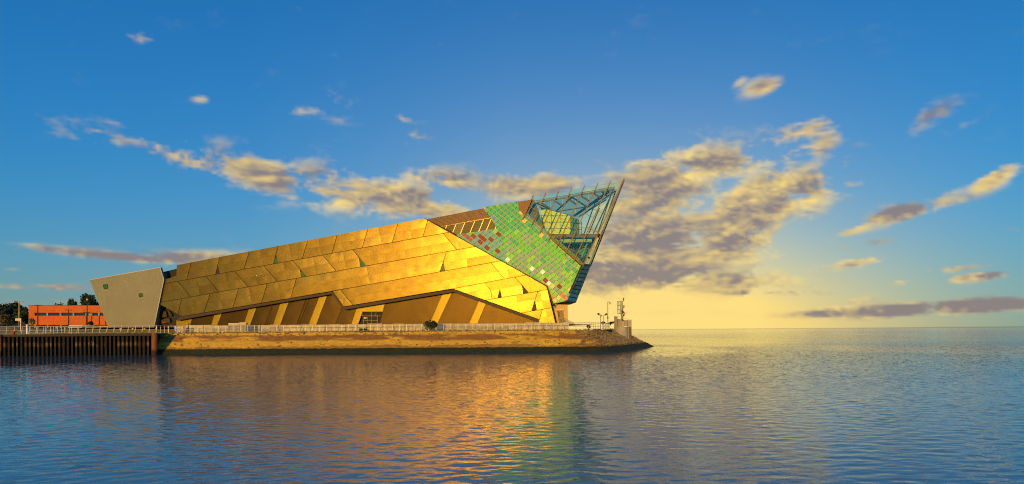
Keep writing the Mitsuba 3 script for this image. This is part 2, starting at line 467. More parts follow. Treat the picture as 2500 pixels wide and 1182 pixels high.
def bank_mesh():
    xs = np.arange(-59.8, 30.01, .16)
    ys = np.arange(96.5, 137, .16)
    X, Y = np.meshgrid(xs, ys)
    h = heights(X, Y)
    P = np.stack([X, Y, X * 0], -1)
    lump = (meshkit.fbm(P * 1.9, 3, 2) - .5) * .30 + (meshkit.noise(P * .35, 9) - .5) * .25
    rough = np.clip((X - 9.5) / 3, 0, 1) * np.clip((21 - X) / 4, 0, 1)
    lump += rough * (meshkit.noise(P * 1.4, 4) - .5) * .5
    Z = np.clip(h + lump * np.clip(h / .6, 0, 1), -1.5, DECK - .02 + lump * .3)
    Z = np.minimum(Z, DECK - .03)
    v = np.stack([X, Y, Z], -1).reshape(-1, 3)
    ny, nx = X.shape
    i, j = np.meshgrid(np.arange(ny - 1), np.arange(nx - 1), indexing='ij')
    keep = (np.maximum.reduce([Z[:-1, :-1], Z[1:, 1:], Z[:-1, 1:], Z[1:, :-1]]) > -1.4).ravel()
    a = (i * nx + j).ravel()[keep]
    f = np.concatenate([np.stack([a, a + 1, a + nx + 1], 1), np.stack([a, a + nx + 1, a + nx], 1)])
    return trimesh.Trimesh(v, f, process=False)


add('stone_bank', mikit.ply(bank_mesh(), 'mat_stone', smooth=False), 'ochre stone pitched bank with dark weed band at the waterline', kind='structure')
# loose stones: too small to pick apart singly
ms = []
r = np.random.default_rng(5)
x, y = r.uniform(-54, 26, 60000), r.uniform(98, 131, 60000)
h = heights(x, y)
ok = (h > .95) & (h < 3.25) & (y < 128)
dens = np.clip((x - 8.5) / 4, 0, 1) * .9 + .14 + .35 * (h > 2.7)
ok &= r.random(len(x)) < dens * .5
for X, Y, H in list(zip(x[ok], y[ok], h[ok]))[:3600]:
    m = trimesh.creation.icosphere(subdivisions=0)
    s = r.uniform(.10, .26) * (1.35 if X > 10 else .8)
    m.vertices *= (r.uniform(.7, 1.3, 3) * s * np.array([1.25, 1, .7]))
    m.vertices += r.normal(size=m.vertices.shape) * s * .12
    m.apply_transform(trimesh.transformations.rotation_matrix(r.uniform(0, 6.3), [0, 0, 1]))
    m.apply_translation([X, Y, H + s * .1])
    ms.append(m)
add('stone_bank__stone', mikit.ply(cat(*ms), 'mat_rubble'), kind='stuff')

# promenade deck and terrace ground
def sheet(pts, z, key, mat, label):
    m = trimesh.creation.extrude_polygon(Polygon(pts), .004, engine='earcut')
    m.apply_translation([0, 0, z - .004])
    return add(key, mikit.ply(m, mat), label, kind='structure')


front = [(-54.3, 105.2), (12.8, 103.3), (16.5, 112), (18.0, 120), (17.5, 127)]
sheet([(-140, 101.6), (-54.0, 101.6)] + front + [(14, 131), (8, 190), (-140, 190)], DECK, 'promenade', 'mat_deck', 'pale paved promenade along the top of the bank')
PROM = [np.array(q) for q in ((-54.4, 105.4), (12.4, 103.3))]


def along_bank(x, back=0.0):
    t = (x - PROM[0][0]) / (PROM[1][0] - PROM[0][0])
    p = PROM[0] + t * (PROM[1] - PROM[0])
    return p + np.array([.032, .9995]) * back


# ------------------------------------------------------------------ terrace wall of pale concrete blocks behind the railing
TW = 4.5
xs, n = -55.0, 0
r = np.random.default_rng(21)
core = []
A, B = along_bank(-55.5, 4.2), along_bank(8.6, 4.2)
add('terrace_wall', mikit.ply(bar([A[0], A[1], (DECK + TW - .12) / 2], [B[0], B[1], (DECK + TW - .12) / 2], .3, TW - .12 - DECK), 'mat_concrete'),
    'low pale concrete block wall between the promenade railing and the metal building', 'wall')
ang = math.degrees(math.atan2(PROM[1][1] - PROM[0][1], PROM[1][0] - PROM[0][0]))
while xs < 8.2:
    w = r.choice([.9, 1.1, 1.35, 1.8, 2.4])
    zt = TW + r.choice([0, 0, .05, -.07, .1]) - DECK
    p = along_bank(xs + w / 2, 3.98 + r.uniform(-.02, .04))
    m = box([0, 0, 0], [w - .05, .22, zt - .1])
    if r.random() < .3:
        m.vertices[m.vertices[:, 2] < 0, 0] += r.choice([-.18, .18])
    m.apply_transform(trimesh.transformations.rotation_matrix(math.radians(ang), [0, 0, 1]))
    m.apply_translation([p[0], p[1], DECK + .06 + (zt - .1) / 2])
    add('terrace_wall__block', mikit.ply(m, 'mat_pale'))
    xs += w + (r.uniform(.15, .5) if r.random() < .35 else .02)
sheet([tuple(A + [-30, 6]), tuple(A), tuple(B), (15, 118), (14.4, 131), (9, 189), (-150, 189), (-150, 126)], TW - .25, 'terrace', 'mat_deck', 'raised paved terrace that the metal building stands on')
# grassy slope on the left behind the quay
m = trimesh.Trimesh([[-140, 108, DECK], [-55.6, 109.5, DECK], [-55.6, 116, TW - .2], [-140, 124, TW + .1]], [[0, 1, 2], [0, 2, 3]], process=False)
m = m.subdivide_to_size(1.5)
m.vertices[:, 2] += (meshkit.noise(m.vertices * .5, 3) - .5) * .2
add('grass_slope', mikit.ply(m, 'mat_bank', smooth=True), 'low grassy slope behind the quay on the left', kind='structure')

gx, gy = np.meshgrid(np.linspace(-230, -62, 60), np.linspace(170, 300, 30))
gz = 3.8 + 2.6 * np.clip((gy - 170) / 18, 0, 1) + (meshkit.fbm(np.stack([gx * .1, gy * .1, gx * 0], -1), 3, 6) - .5) * 1.2
i, j = np.meshgrid(np.arange(29), np.arange(59), indexing='ij')
a = (i * 60 + j).ravel()
add('grass_rise', mikit.ply((np.stack([gx, gy, gz], -1).reshape(-1, 3), np.concatenate([np.stack([a, a + 1, a + 61], 1), np.stack([a, a + 61, a + 60], 1)])), 'mat_leaf_olive', smooth=True), 'low overgrown rise under the trees at far left', kind='structure')

# ------------------------------------------------------------------ the metal building
B_ = 'waterfront_building'
labels[B_] = {'label': 'long angular gold metal clad building rising to a green tiled glass prow above the water', 'category': 'building'}
PF = Plane([6.5, 118, 10], -7)
PB = PF.off(-1.3)
PT = PF.off(-1.0)

TOPL, TOPR, CORN, FOOT = (431.4, 646.8), (1035, 533), (1334.6, 698.5), (1356.3, 790)
OUT = [TOPL, TOPR, CORN, FOOT, (1315, 790), (1315, 779.6), (1106, 705.7), (839, 749), (812, 711), (444.4, 772.9), (388.5, 743), (400.6, 683), (430, 672.8)]
ROWS = [((395, 694), (1100, 566.6)), ((386, 739.7), (1165, 601.4)), ((438, 774), (812, 711), (1226, 636.5)), ((832, 750.2), (1106, 705), (1292, 670)), ((1180, 734.2), (1340, 707)), ((1270, 764.5), (1350, 751))]
DIAG = [[((467.8, 637.7), (456.1, 682.7)), ((537.2, 625.2), (526.3, 670.2)), ((609, 611.7), (596, 656.7)), ((679.7, 600), (668, 643)), ((751, 588), (738.7, 631.2)), ((823.4, 573), (811, 617.7)), ((898, 559), (884.7, 604.2)), ((971.9, 545.5), (957.8, 590.7)), ((1045, 534), (1032.8, 578))],
        [((435.3, 688.4), (464.7, 724.8)), ((503.7, 675.9), (534.1, 713.1)), ((573.9, 662.9), (604.8, 700.1)), ((644.6, 650.2), (675.8, 686.6)), ((715.3, 637.2), (747.3, 674.1)), ((788.1, 623.4), (820.1, 661.6)), ((861.7, 611), (892.9, 648.4)), ((935.4, 598.8), (965.7, 634.8)), ((1009.3, 585.3), (1039.6, 622.4)), ((1082.9, 571.2), (1114, 608.3))],
        [((443, 730.8), (434.8, 766)), ((512, 718.8), (498.5, 763.8)), ((582.2, 705.3), (568.7, 751.3)), ((652.4, 693), (638.6, 738.6)), ((723.4, 680.6), (710.1, 726.6)), ((796.7, 667.6), (783.2, 713.1)), ((867.7, 655.1), (854.7, 700.3)), ((941.6, 642.1), (927.8, 686.8)), ((1015.8, 629.1), (1001.1, 674.1)), ((1089.7, 615.9), (1074.8, 662.4)), ((1162.8, 606.9), (1149.2, 648.4))],
        [((831.1, 707.1), (861.7, 744.5)), ((903.7, 694.1), (933.5, 730.7)), ((977.3, 680.8), (1007.9, 717.4)), ((1051, 668.4), (1080.7, 704.4)), ((1124.9, 654.8), (1155.5, 692.8)), ((1199.3, 642.7), (1230.4, 679.5))],
        [((1183, 690.9), (1198, 708.5), (1201.5, 730)), ((1257.5, 676.8), (1276.5, 700.3), (1290, 715))],
        [((1238, 726), (1232.6, 746)), ((1313, 712.5), (1298, 758.5))],
        [((1324.4, 755.8), (1315, 788))]]
WIN = [[(531.5, 648), (526.3, 670), (536.7, 668)], [(673.7, 620), (668, 643.7), (678.4, 641.8)], [(731.7, 655.9), (736.4, 676.7), (747.8, 674.6)], [(876.6, 629.4), (880.4, 651), (893.4, 648.9)], [(1082.4, 638.6), (1074.2, 662.4), (1085.9, 660.5)],
       [(1220.4, 707.1), (1215, 728), (1224.8, 726.2)], [(1274.3, 695.5), (1277.8, 717.9), (1291, 715.8)], [(1305.7, 733), (1298, 759), (1310.3, 756.8)]]


def ext(line, d):
    (x0, y0), (x1, y1) = line[0], line[1]
    k = d / math.hypot(x1 - x0, y1 - y0)
    a = (x0 - (x1 - x0) * k, y0 - (y1 - y0) * k)
    (x0, y0), (x1, y1) = line[-2], line[-1]
    k = d / math.hypot(x1 - x0, y1 - y0)
    return [a, *line[1:-1], (x1 + (x1 - x0) * k, y1 + (y1 - y0) * k)] if len(line) > 2 else [a, (x1 + (x1 - x0) * k, y1 + (y1 - y0) * k)]


outline = Polygon(OUT)
lines = [LineString(ext(l, 3)) for l in ROWS] + [LineString(ext(l, 2.5)) for R in DIAG for l in R]
cells = [c for c in polygonize(unary_union([outline.exterior] + lines)) if outline.buffer(.5).contains(c) and c.area > 12]
holes = unary_union([Polygon(w).buffer(.5, join_style=2) for w in WIN])
K = 0


def panel(poly, plane, d, th, mat, key, tilt=.0045, turn=0.0, seed=0, grid=.8):
    """one sheet of cladding: slightly dished and tilted like real sheet metal."""
    rr = np.random.default_rng(seed)
    g = poly
    m = trimesh.creation.extrude_polygon(g, th, engine='earcut')
    m = m.subdivide_to_size(grid)
    c = np.array(g.centroid.coords[0])
    top = m.vertices[:, 2] > th * .5
    q = m.vertices[:, :2] - c
    t = rr.normal(size=2) * tilt
    h = q @ t + turn * q[:, 0]
    R = math.sqrt(g.area)
    ed = np.clip(np.array([g.exterior.distance(Point(*p)) for p in m.vertices[:, :2]]) / (R * .35), 0, 1)
    h += .006 * R * ed * (2 - ed) * (.35 + rr.random() * .5) + (meshkit.noise(np.c_[m.vertices[:, :2] * .9, m.vertices[:, 2] * 0] + seed, seed) - .5) * .02
    m.vertices[top, 2] += h[top]
    m.apply_transform(plane.matrix(d))
    return add(key, mikit.ply(fix(m), mat, smooth=22))


add(f'{B_}__facade', mikit.ply(PF.prism(outline.buffer(-.6, join_style=2).exterior.coords[:-1], -.5, -.12), 'mat_dark'), 'gold brushed metal panel skin with small triangular windows')
for c in cells:
    cx, cy = c.centroid.coords[0]
    pieces = [c.difference(holes)]
    if c.area > 900:
        mid = [LineString([(cx - 300, cy + 300 * .178), (cx + 300, cy - 300 * .178)]), LineString([(cx - 20, cy - 100), (cx + 20, cy + 100)])]
        pieces = list(polygonize(unary_union([c.exterior] + mid)))
        pieces = [p.difference(holes) for p in pieces if c.buffer(.3).contains(p)]
    seam = PF.poly(list(c.exterior.coords)[:-1]).buffer(-.05, join_style=2)
    for p in pieces:
        for g in getattr(p, 'geoms', [p]):
            if g.area < 10:
                continue
            pl = PF.poly(list(g.exterior.coords)[:-1]).buffer(-.006, join_style=2).intersection(seam)
            for gg in getattr(pl, 'geoms', [pl]):
                if gg.area < .05:
                    continue
                K += 1
                low = cx > 1165 and cy > 672
                panel(gg, PF, -.1, .12, f'mat_panel_{rng.integers(4)}', f'{B_}__facade__panel', turn=(-.018 if low else 0), seed=K)
print('panels', K)
for w in WIN:
    (x0, y0), (x1, y1), (x2, y2) = w
    t = .45
    g = [(x0 + (x1 - x0) * t, y0 + (y1 - y0) * t), (x1, y1), (x2, y2), (x0 + (x2 - x0) * t, y0 + (y2 - y0) * t)]
    add(f'{B_}__facade__window', mikit.ply(PF.prism(w, -.11, -.085), 'mat_black' if x0 < 1200 else 'mat_trim'))
    if 600 < x0 < 1200:
        add(f'{B_}__facade__window_pane', mikit.ply(PF.prism(g, -.084, -.06), 'mat_green_glass'))

# core of the building behind the skins
core = [(262, 806), (232, 694), (392, 660), (431, 650.5), (1035, 538), (1042, 540), (1180, 514.5), (1265, 497), (1283, 530), (1418, 655), (1378, 736), (1345, 745), (1352, 806)]
add(f'{B_}__core', mikit.ply(PF.prism(core, -1.9, 0, along=(-1.5, 17, 0)), 'mat_dark'))
# dark edge trim on the diagonal; the overhang strip also paints the soffit shadow
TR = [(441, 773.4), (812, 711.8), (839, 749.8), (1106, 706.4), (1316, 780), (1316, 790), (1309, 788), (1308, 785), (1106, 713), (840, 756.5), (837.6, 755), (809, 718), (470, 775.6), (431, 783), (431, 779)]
add(f'{B_}__overhang_trim_shadow', mikit.ply(PF.prism(TR, -1.2, -.13), 'mat_trim'))
DG = [(1033, 531.5), (1037, 532.5), (1335.4, 697), (1351, 744), (1349, 745), (1333, 699.5), (1112, 576)]
add(f'{B_}__edge_trim', mikit.ply(PF.prism(DG, -.95, .02), 'mat_trim'))

# lower wall under the overhang
BASE = [(430.6, 782.5), (470, 774.4), (812, 715.5), (838.5, 754), (1106, 710), (1312, 783.5), (1312, 806), (430.6, 806)]
STR = [[(430.6, 782.5), (470.4, 774.2), (464, 795), (462, 806), (430.6, 806)], [(525, 764), (543.7, 760.5), (530.2, 795.5), (526, 806), (511, 806), (515.9, 795.5)], [(609.5, 749.5), (628.5, 746.3), (610.8, 793.7), (606, 806), (590, 806), (595.2, 793.7)],
       [(686.2, 736.5), (707, 732.6), (684, 793.7), (679, 806), (662, 806), (667.2, 793.7)], [(781.6, 720), (800.6, 716.6), (772, 793), (767, 806), (749, 806), (753.8, 793)],
       [(873, 747.5), (940.8, 736.3), (934.5, 761.2), (885.3, 761.2), (874.4, 791.8), (870, 806), (853, 806), (858.2, 791.8)], [(1082.9, 713), (1105.9, 709.3), (1068, 790.5), (1061, 806), (1042, 806), (1049, 790.5)], [(1170.9, 732), (1187.6, 738), (1165.5, 789.7), (1159, 806), (1139, 806), (1145.7, 789.7)]]
DOOR = [(885.3, 761.2), (934.5, 761.2), (925.9, 792.4), (922, 806), (868, 806), (874.4, 792.4)]
GRV = [((667.4, 739), (646, 795)), ((750, 724), (723, 795)), ((757.7, 723), (728.3, 795)), ((834.5, 753), (818.8, 793)), ((980.8, 729), (954.8, 792)), ((1012, 724), (985, 792)), ((1020.6, 722), (991.4, 792)), ((1035, 720), (1003.5, 791)), ((1039.6, 719), (1041, 788)), ((1130.8, 718), (1100.5, 791)), ((1137.6, 720), (1108, 791)), ((1246.7, 757), (1235.8, 790))]
base = Polygon(BASE)
strs = [Polygon(s).buffer(0) for s in STR] + [Polygon(DOOR)]
bl = [LineString(ext(g, 14)) for g in GRV]
field = base.difference(unary_union(strs))
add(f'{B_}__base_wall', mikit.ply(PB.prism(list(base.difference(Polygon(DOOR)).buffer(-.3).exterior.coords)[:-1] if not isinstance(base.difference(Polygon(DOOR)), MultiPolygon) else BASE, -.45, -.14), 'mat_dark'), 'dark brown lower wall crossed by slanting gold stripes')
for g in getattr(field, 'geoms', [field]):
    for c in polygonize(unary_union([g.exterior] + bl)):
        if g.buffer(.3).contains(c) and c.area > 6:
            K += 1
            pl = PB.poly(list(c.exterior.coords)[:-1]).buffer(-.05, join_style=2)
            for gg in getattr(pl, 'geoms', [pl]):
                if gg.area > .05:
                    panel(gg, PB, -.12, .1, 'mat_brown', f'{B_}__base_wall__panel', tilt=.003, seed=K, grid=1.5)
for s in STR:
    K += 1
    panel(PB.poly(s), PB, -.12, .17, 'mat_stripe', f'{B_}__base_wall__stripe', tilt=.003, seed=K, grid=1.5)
# service door in the base wall
add(f'{B_}__service_door', mikit.ply(PB.prism(DOOR, -2.1, -1.9), 'mat_black'), 'dark red service entrance with railing and ladder posts in front')
fr = []
for x, y0, y1 in ((886, 757, 772), (907, 762, 793), (918, 762, 772), (897, 774, 793), (887, 774, 793), (922.5, 771, 792)):
    fr.append(bar(PB.off(-.4).pt(x, y0), PB.off(-.4).pt(x, y1), .05))
for x0, y0, x1, y1 in ((884, 771.6, 930, 771.6), (886, 792, 912, 792), (886, 782, 922, 782)):
    fr.append(bar(PB.off(-.4).pt(x0, y0), PB.off(-.4).pt(x1, y1), .05))
add(f'{B_}__service_door__frame', mikit.ply(cat(*fr), 'mat_post'))
add(f'{B_}__service_door__notice', mikit.ply(PB.prism([(887, 774.5), (893, 774.5), (893, 778.5), (887, 778.5)], -.34, -.3), 'mat_sign'))
for i, q in enumerate(([(899, 768), (930, 768), (928, 772), (899, 772)], [(890, 780), (922, 778), (918, 790), (888, 791)])):
    add(f'{B_}__service_door__leaf', mikit.ply(PB.prism(q, -1.85, -1.8), 'mat_red' if i == 0 else 'mat_fascia'))

# pale end block on the left
PW = PF.off(.35)
BLK = [(219.3, 683.6), (391, 653.3), (400.2, 682.8), (376.5, 797), (374.5, 806), (266.5, 806)]
add(f'{B_}__end_block', mikit.ply(PW.prism(BLK, -.6, 0), 'mat_block'), 'plain pale grey end block with two small green windows')
rim = [bar(PW.off(.02).pt(*a), PW.off(.02).pt(*b), .10, .12) for a, b in (((219.3, 683.6), (391, 653.3)), ((391, 653.3), (400.2, 682.8)), ((400.2, 682.8), (376.5, 797)))]
add(f'{B_}__end_block__rim', mikit.ply(cat(*rim), 'mat_block_rim'))
for q in ([(252, 695.4), (262.4, 694), (264, 704.2), (254, 706.4)], [(338.8, 717.6), (346.6, 716), (348.4, 724), (340.6, 726)]):
    add(f'{B_}__end_block__window', mikit.ply(PW.prism(q, .0, .03), 'mat_green_glass'))
    add(f'{B_}__end_block__window_frame', mikit.ply(cat(*[bar(PW.off(.03).pt(*a), PW.off(.03).pt(*b), .07) for a, b in zip(q, q[1:] + q[:1])]), 'mat_dark'))
add(f'{B_}__end_block__side', mikit.ply(PW.prism([(238, 700), (386, 664), (393, 684), (370, 806), (268, 806)], -.6, 0, along=(2.5, 14, 0)), 'mat_block'))
# dark recess with plant boxes
PRC = PF.off(-1.6)
add(f'{B_}__recess', mikit.ply(PRC.prism([(386, 735), (450, 760), (450, 806), (370, 806)], -.2, 0), 'mat_black'), 'dark recess between the end block and the metal skin')
for q in ([(389.6, 762), (409, 760), (411.5, 773.5), (393, 777)], [(396, 781.5), (417, 777), (420, 787), (398.5, 790.5)], [(412, 760), (417, 759), (424, 770), (420, 772)]):
    add(f'{B_}__recess__vent_box', mikit.ply(PRC.prism(q, .15, .5), 'mat_trim'))
add(f'{B_}__recess__notice', mikit.ply(PRC.prism([(399.5, 787.2), (407.5, 786), (408, 788.6), (400, 789.8)], .5, .53), 'mat_red'))

# roof fascia and window band
PG = PF.off(-1.25)
FAS = [(1036, 534), (1041, 536), (1181, 508.5), (1217, 558), (1119, 576), (1100, 566)]
segs = 9
for i in range(segs):
    a, b = i / segs, (i + 1) / segs
    lo0, lo1 = (1077.5, 553.4), (1196.6, 532)
    up0, up1 = (1041, 535.6), (1180.6, 508.8)
    q = [(up0[0] + (up1[0] - up0[0]) * a, up0[1] + (up1[1] - up0[1]) * a), (up0[0] + (up1[0] - up0[0]) * b, up0[1] + (up1[1] - up0[1]) * b),
         (lo0[0] + (lo1[0] - lo0[0]) * b, lo0[1] + (lo1[1] - lo0[1]) * b), (lo0[0] + (lo1[0] - lo0[0]) * a, lo0[1] + (lo1[1] - lo0[1]) * a)]
    K += 1
    panel(PG.poly(q).buffer(-.02, join_style=2), PG, -.05, .14, 'mat_fascia', f'{B_}__roof_fascia__sheet', tilt=.004, seed=K, grid=1.5)
add(f'{B_}__roof_fascia', mikit.ply(PG.prism([(1041, 537), (1180, 510), (1196, 531), (1078, 552)], -.4, -.06), 'mat_dark'), 'dark brown sheet metal roof edge')
add(f'{B_}__roof_fascia__sheet', mikit.ply(PG.prism([(1265.4, 492.6), (1303.5, 487), (1306, 492), (1286, 527), (1268, 514)], -.25, .05), 'mat_fascia'))
BAND = [(1077.5, 553), (1196.6, 532), (1217.5, 557.5), (1119.4, 575)]
add(f'{B_}__window_band', mikit.ply(PG.prism(BAND, -.6, -.3), 'mat_black'), 'sloping strip of dark windows with slanting gold mullions')
TOPX = [1083, 1091, 1114, 1135.7, 1160, 1181.7, 1200.7, 1222]
for i in range(len(TOPX) - 1):
    def tl(x):
        return (x, 553.2 - (x - 1077.5) * .177)
    x0, x1 = TOPX[i], TOPX[i + 1]
    q = Polygon([tl(x0 + .6), tl(x1 - .6), (x1 - .6 - 17, tl(x1)[1] + 41), (x0 + .6 - 17, tl(x0)[1] + 41)]).intersection(Polygon(BAND))
    if q.area > 3:
        add(f'{B_}__window_band__pane', mikit.ply(PG.prism(list(q.exterior.coords)[:-1], -.22, -.18), 'mat_black' if i == 2 else 'mat_darkglass'))
    l = LineString([tl(x1), (x1 - 17, tl(x1)[1] + 41)]).intersection(Polygon(BAND))
    if l.length > 3:
        add(f'{B_}__window_band__mullion', mikit.ply(bar(PG.off(-.1).pt(*l.coords[0]), PG.off(-.1).pt(*l.coords[-1]), .14, .12), 'mat_mullion'))
add(f'{B_}__window_band__mullion', mikit.ply(bar(PG.off(-.06).pt(1077.5, 553), PG.off(-.06).pt(1196.6, 532), .16, .12), 'mat_mullion'))

# ---------------- green tiled wall
TW_ = [(1180.1, 505.9), (1265.4, 491.1), (1266.9, 511.8), (1284, 529), (1420.5, 652), (1383.9, 734.2), (1348.3, 742.9), (1333.5, 698.4), (1112, 576), (1119, 572.5), (1213.6, 557.7), (1209, 550)]
tw = Polygon(TW_)
add(f'{B_}__tiled_wall', mikit.ply(PT.prism(TW_, -.35, -.02), 'mat_gold'), 'wall of diamond set green, grey, maroon and white tiles with gold rails')
SPECIAL = []
for n_, lst, ox, oy, s in (('maroon', [(340, 720), (470, 725), (525, 780), (460, 835), (580, 940), (655, 780), (790, 690), (770, 990)], 1110, 480, 7.39), ('mauve', [(210, 710), (270, 775), (140, 690)], 1110, 480, 7.39),
                           ('white', [(955, 1140)], 1110, 480, 7.39), ('yellow', [(1185, 285), (1245, 440)], 1110, 480, 7.39), ('blue', [(690, 370), (735, 430), (400, 680), (390, 780), (520, 675), (590, 640), (520, 885), (395, 865), (590, 830)], 1110, 480, 7.39),
                           ('white', [(285, 578), (435, 620), (528, 785)], 1250, 560, 5.91), ('maroon', [(480, 742), (678, 830)], 1250, 560, 5.91), ('salmon', [(720, 950), (575, 985), (770, 1000), (690, 1040)], 1250, 560, 5.91), ('yellow', [(415, 97)], 1250, 560, 5.91),
                           ('pale', [(575, 828), (615, 1030), (670, 990)], 1250, 560, 5.91), ('yellowgreen', [(620, 945), (585, 665), (630, 700), (780, 830), (380, 660), (430, 700)], 1250, 560, 5.91), ('lime', [(490, 585), (90, 490), (890, 750), (785, 745)], 1250, 560, 5.91)):
    SPECIAL += [(n_, ox + x / s, oy + y / s) for x, y in lst]
SP = np.array([s[1:] for s in SPECIAL])
a_, b_, j_ = np.array([8.25, 7.1]), np.array([9.1, -6.6]), np.array([6.5, -7.3])
o_ = np.array([1240 + 115 / 19.7, 540 + 385 / 19.7])   # left corner of one tile
joints, nt = [], 0
r = np.random.default_rng(3)
twi = tw.buffer(-.25, join_style=2)
for i in range(-60, 60):
    for k in range(-60, 60):
        p = o_ + a_ * i + b_ * k
        q = Polygon([p, p + j_, p + j_ + a_ * .93, p + a_ * .93])
        q = q.intersection(twi)
        if q.area < 9 or q.geom_type != 'Polygon':
            continue
        c = p + j_ / 2 + a_ / 2
        d = np.hypot(*(SP - c).T)
        if d.min() < 5.5:
            kind = SPECIAL[int(d.argmin())][0]
        else:
            # how far up the wall from the metal edge
            up = (c[0] - 1112) * .48 - (c[1] - 576) * .877
            t = r.random()
            low = (c[1] - 560) / 180
            if up > 95 or (c[1] < 560 and up > 55):
                kind = 'green' if t < .92 - max(0, low) * .6 else ('lime' if t < .96 else 'yellowgreen')
            elif up > 48:
                kind = 'lime' if t < .58 else 'green' if t < .74 - max(0, low) * .15 else 'grey' if t < .90 else 'yellowgreen'
            else:
                kind = ('teal' if c[0] < 1235 else 'grey') if t < .62 else 'lime' if t < .75 else 'blue' if (t < .86 and c[0] < 1240) else 'yellowgreen' if c[0] > 1230 else 'teal'
            if c[1] > 690 and kind in ('green', 'lime', 'grey') and t > .25:
                kind = 'pale' if t > .6 else 'yellowgreen'
        pl = PT.poly(list(q.exterior.coords)[:-1])
        m = trimesh.creation.extrude_polygon(pl, .05, engine='earcut')
        cc = np.array(pl.centroid.coords[0])
        tilt = r.normal(size=2) * .012
        m.vertices[:, 2] += (m.vertices[:, :2] - cc) @ tilt + .02 + .012
        m.apply_transform(PT.matrix(0))
        add(f'{B_}__tiled_wall__tile', mikit.ply(fix(m), 'mat_tile_' + kind))
        nt += 1
        jl = LineString([p + a_ * .965, p + a_ * .965 + j_]).intersection(twi)
        if jl.length > 2:
            joints.append(bar(PT.off(.0).pt(*jl.coords[0]), PT.off(.0).pt(*jl.coords[-1]), .085, .05, up=PT.n))
print('tiles', nt)
add(f'{B_}__tiled_wall__joint', mikit.ply(cat(*joints), 'mat_joint'), kind='stuff')

# ---------------- narrow right side of the prow
E0, E2 = PT.pt(1523.4, 437.5), PT.pt(1384, 734.3)
Dv = np.array([2.75, 12, 0])
nr = np.cross(E0 - E2, Dv)
nr /= np.linalg.norm(nr)
if nr @ (EYE - E0) < 0:
    nr = -nr
PR = Plane(E2, n=nr)
SIDE = [(1422.8, 647.8), (1441.8, 650), (1406.3, 738.6), (1384.2, 734.2)]
def quad3(pts, th, nrm):
    p = np.array(pts)
    v = np.vstack([p, p - nrm * th])
    n = len(p)
    f = [[0, i, i + 1] for i in range(1, n - 1)] + [[n, n + i + 1, n + i] for i in range(1, n - 1)]
    for i in range(n):
        k = (i + 1) % n
        f += [[i, n + i, n + k], [i, n + k, k]]
    m = trimesh.Trimesh(v, f, process=False)
    m.fix_normals()
    return m


add(f'{B_}__prow_side', mikit.ply(quad3([PR.pt(*q) for q in SIDE], .3, nr), 'mat_joint'), 'narrow side of the prow in green tiles, coloured darker for its shade')
NR = 9
for i in range(NR):
    for k in range(4):
        def sp(s, t):
            A, B, C, D = [np.array(q) for q in SIDE]
            return (A * (1 - s) + B * s) * (1 - t) + (D * (1 - s) + C * s) * t
        s0, s1, t0, t1 = k / 4 + .012, (k + 1) / 4 - .012, i / NR + .012, (i + 1) / NR - .012
        q = [PR.off(.05).pt(*sp(a, b)) for a, b in ((s0, t0), (s1, t0), (s1, t1), (s0, t1))]
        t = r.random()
        kind = 'deep' if i < 3 else ('lime' if t < .12 else 'steel' if t < .4 else 'deepteal' if t < .7 else 'deep')  # deeper tile tones put the shade of this side into the colour
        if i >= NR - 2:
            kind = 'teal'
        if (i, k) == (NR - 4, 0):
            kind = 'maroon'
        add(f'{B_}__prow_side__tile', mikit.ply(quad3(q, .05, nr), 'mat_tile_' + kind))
# underside
UA, UB, UC = PT.pt(1348.3, 743.2), PT.pt(1384, 734.6), PR.pt(1406.3, 739)
UD = at(1389, 744.5, UC[1] + .5)
add(f'{B_}__prow_underside', mikit.ply(trimesh.Trimesh([UA, UB, UC, UD, UA + [0, 0, .3], UB + [0, 0, .3], UC + [0, 0, .3], UD + [0, 0, .3]], [[0, 1, 2], [0, 2, 3], [4, 6, 5], [4, 7, 6], [0, 4, 5], [0, 5, 1], [1, 5, 6], [1, 6, 2], [2, 6, 7], [2, 7, 3], [3, 7, 4], [3, 4, 0]], process=False), 'mat_fascia'))
# neck and doorway under the prow
PN = PF.off(-3.2)
NECK = Polygon([(1342, 744), (1385.4, 744), (1386.6, 806), (1352, 806)]).difference(Polygon([(1360, 755.8), (1375.6, 755.8), (1379.9, 806), (1366.5, 806), (1364.8, 787)]))
add(f'{B_}__entrance', mikit.ply(PN.prism(list(NECK.exterior.coords)[:-1], -.5, 0), 'mat_neck'), 'tan wall with a dark doorway under the prow')
add(f'{B_}__entrance__door', mikit.ply(PN.prism([(1359, 755), (1377, 755), (1381, 806), (1364, 806)], -1.0, -.8), 'mat_black'))
add(f'{B_}__entrance__door_panel', mikit.ply(PN.prism([(1361, 760), (1366, 761), (1367, 779), (1364, 782)], -.78, -.7), 'mat_slab'))
add(f'{B_}__entrance__lintel', mikit.ply(PN.prism([(1360, 755.8), (1375.6, 755.8), (1375.9, 758), (1360.4, 758)], -.3, -.05), 'mat_white'))
add(f'{B_}__entrance__back_wall', mikit.ply(PN.prism([(1344, 746), (1384, 746), (1384, 806), (1354, 806)], -1.2, 0, along=(-.5, 8, 0)), 'mat_neck'))
add(f'{B_}__entrance__joint', mikit.ply(bar(PN.off(.02).pt(1347, 751.5), PN.off(.02).pt(1358, 751.5), .08), 'mat_trim'))

# ---------------- glass prow
def q4(x, y):
    return 1240 + x / 5.372, 430 + y / 5.372


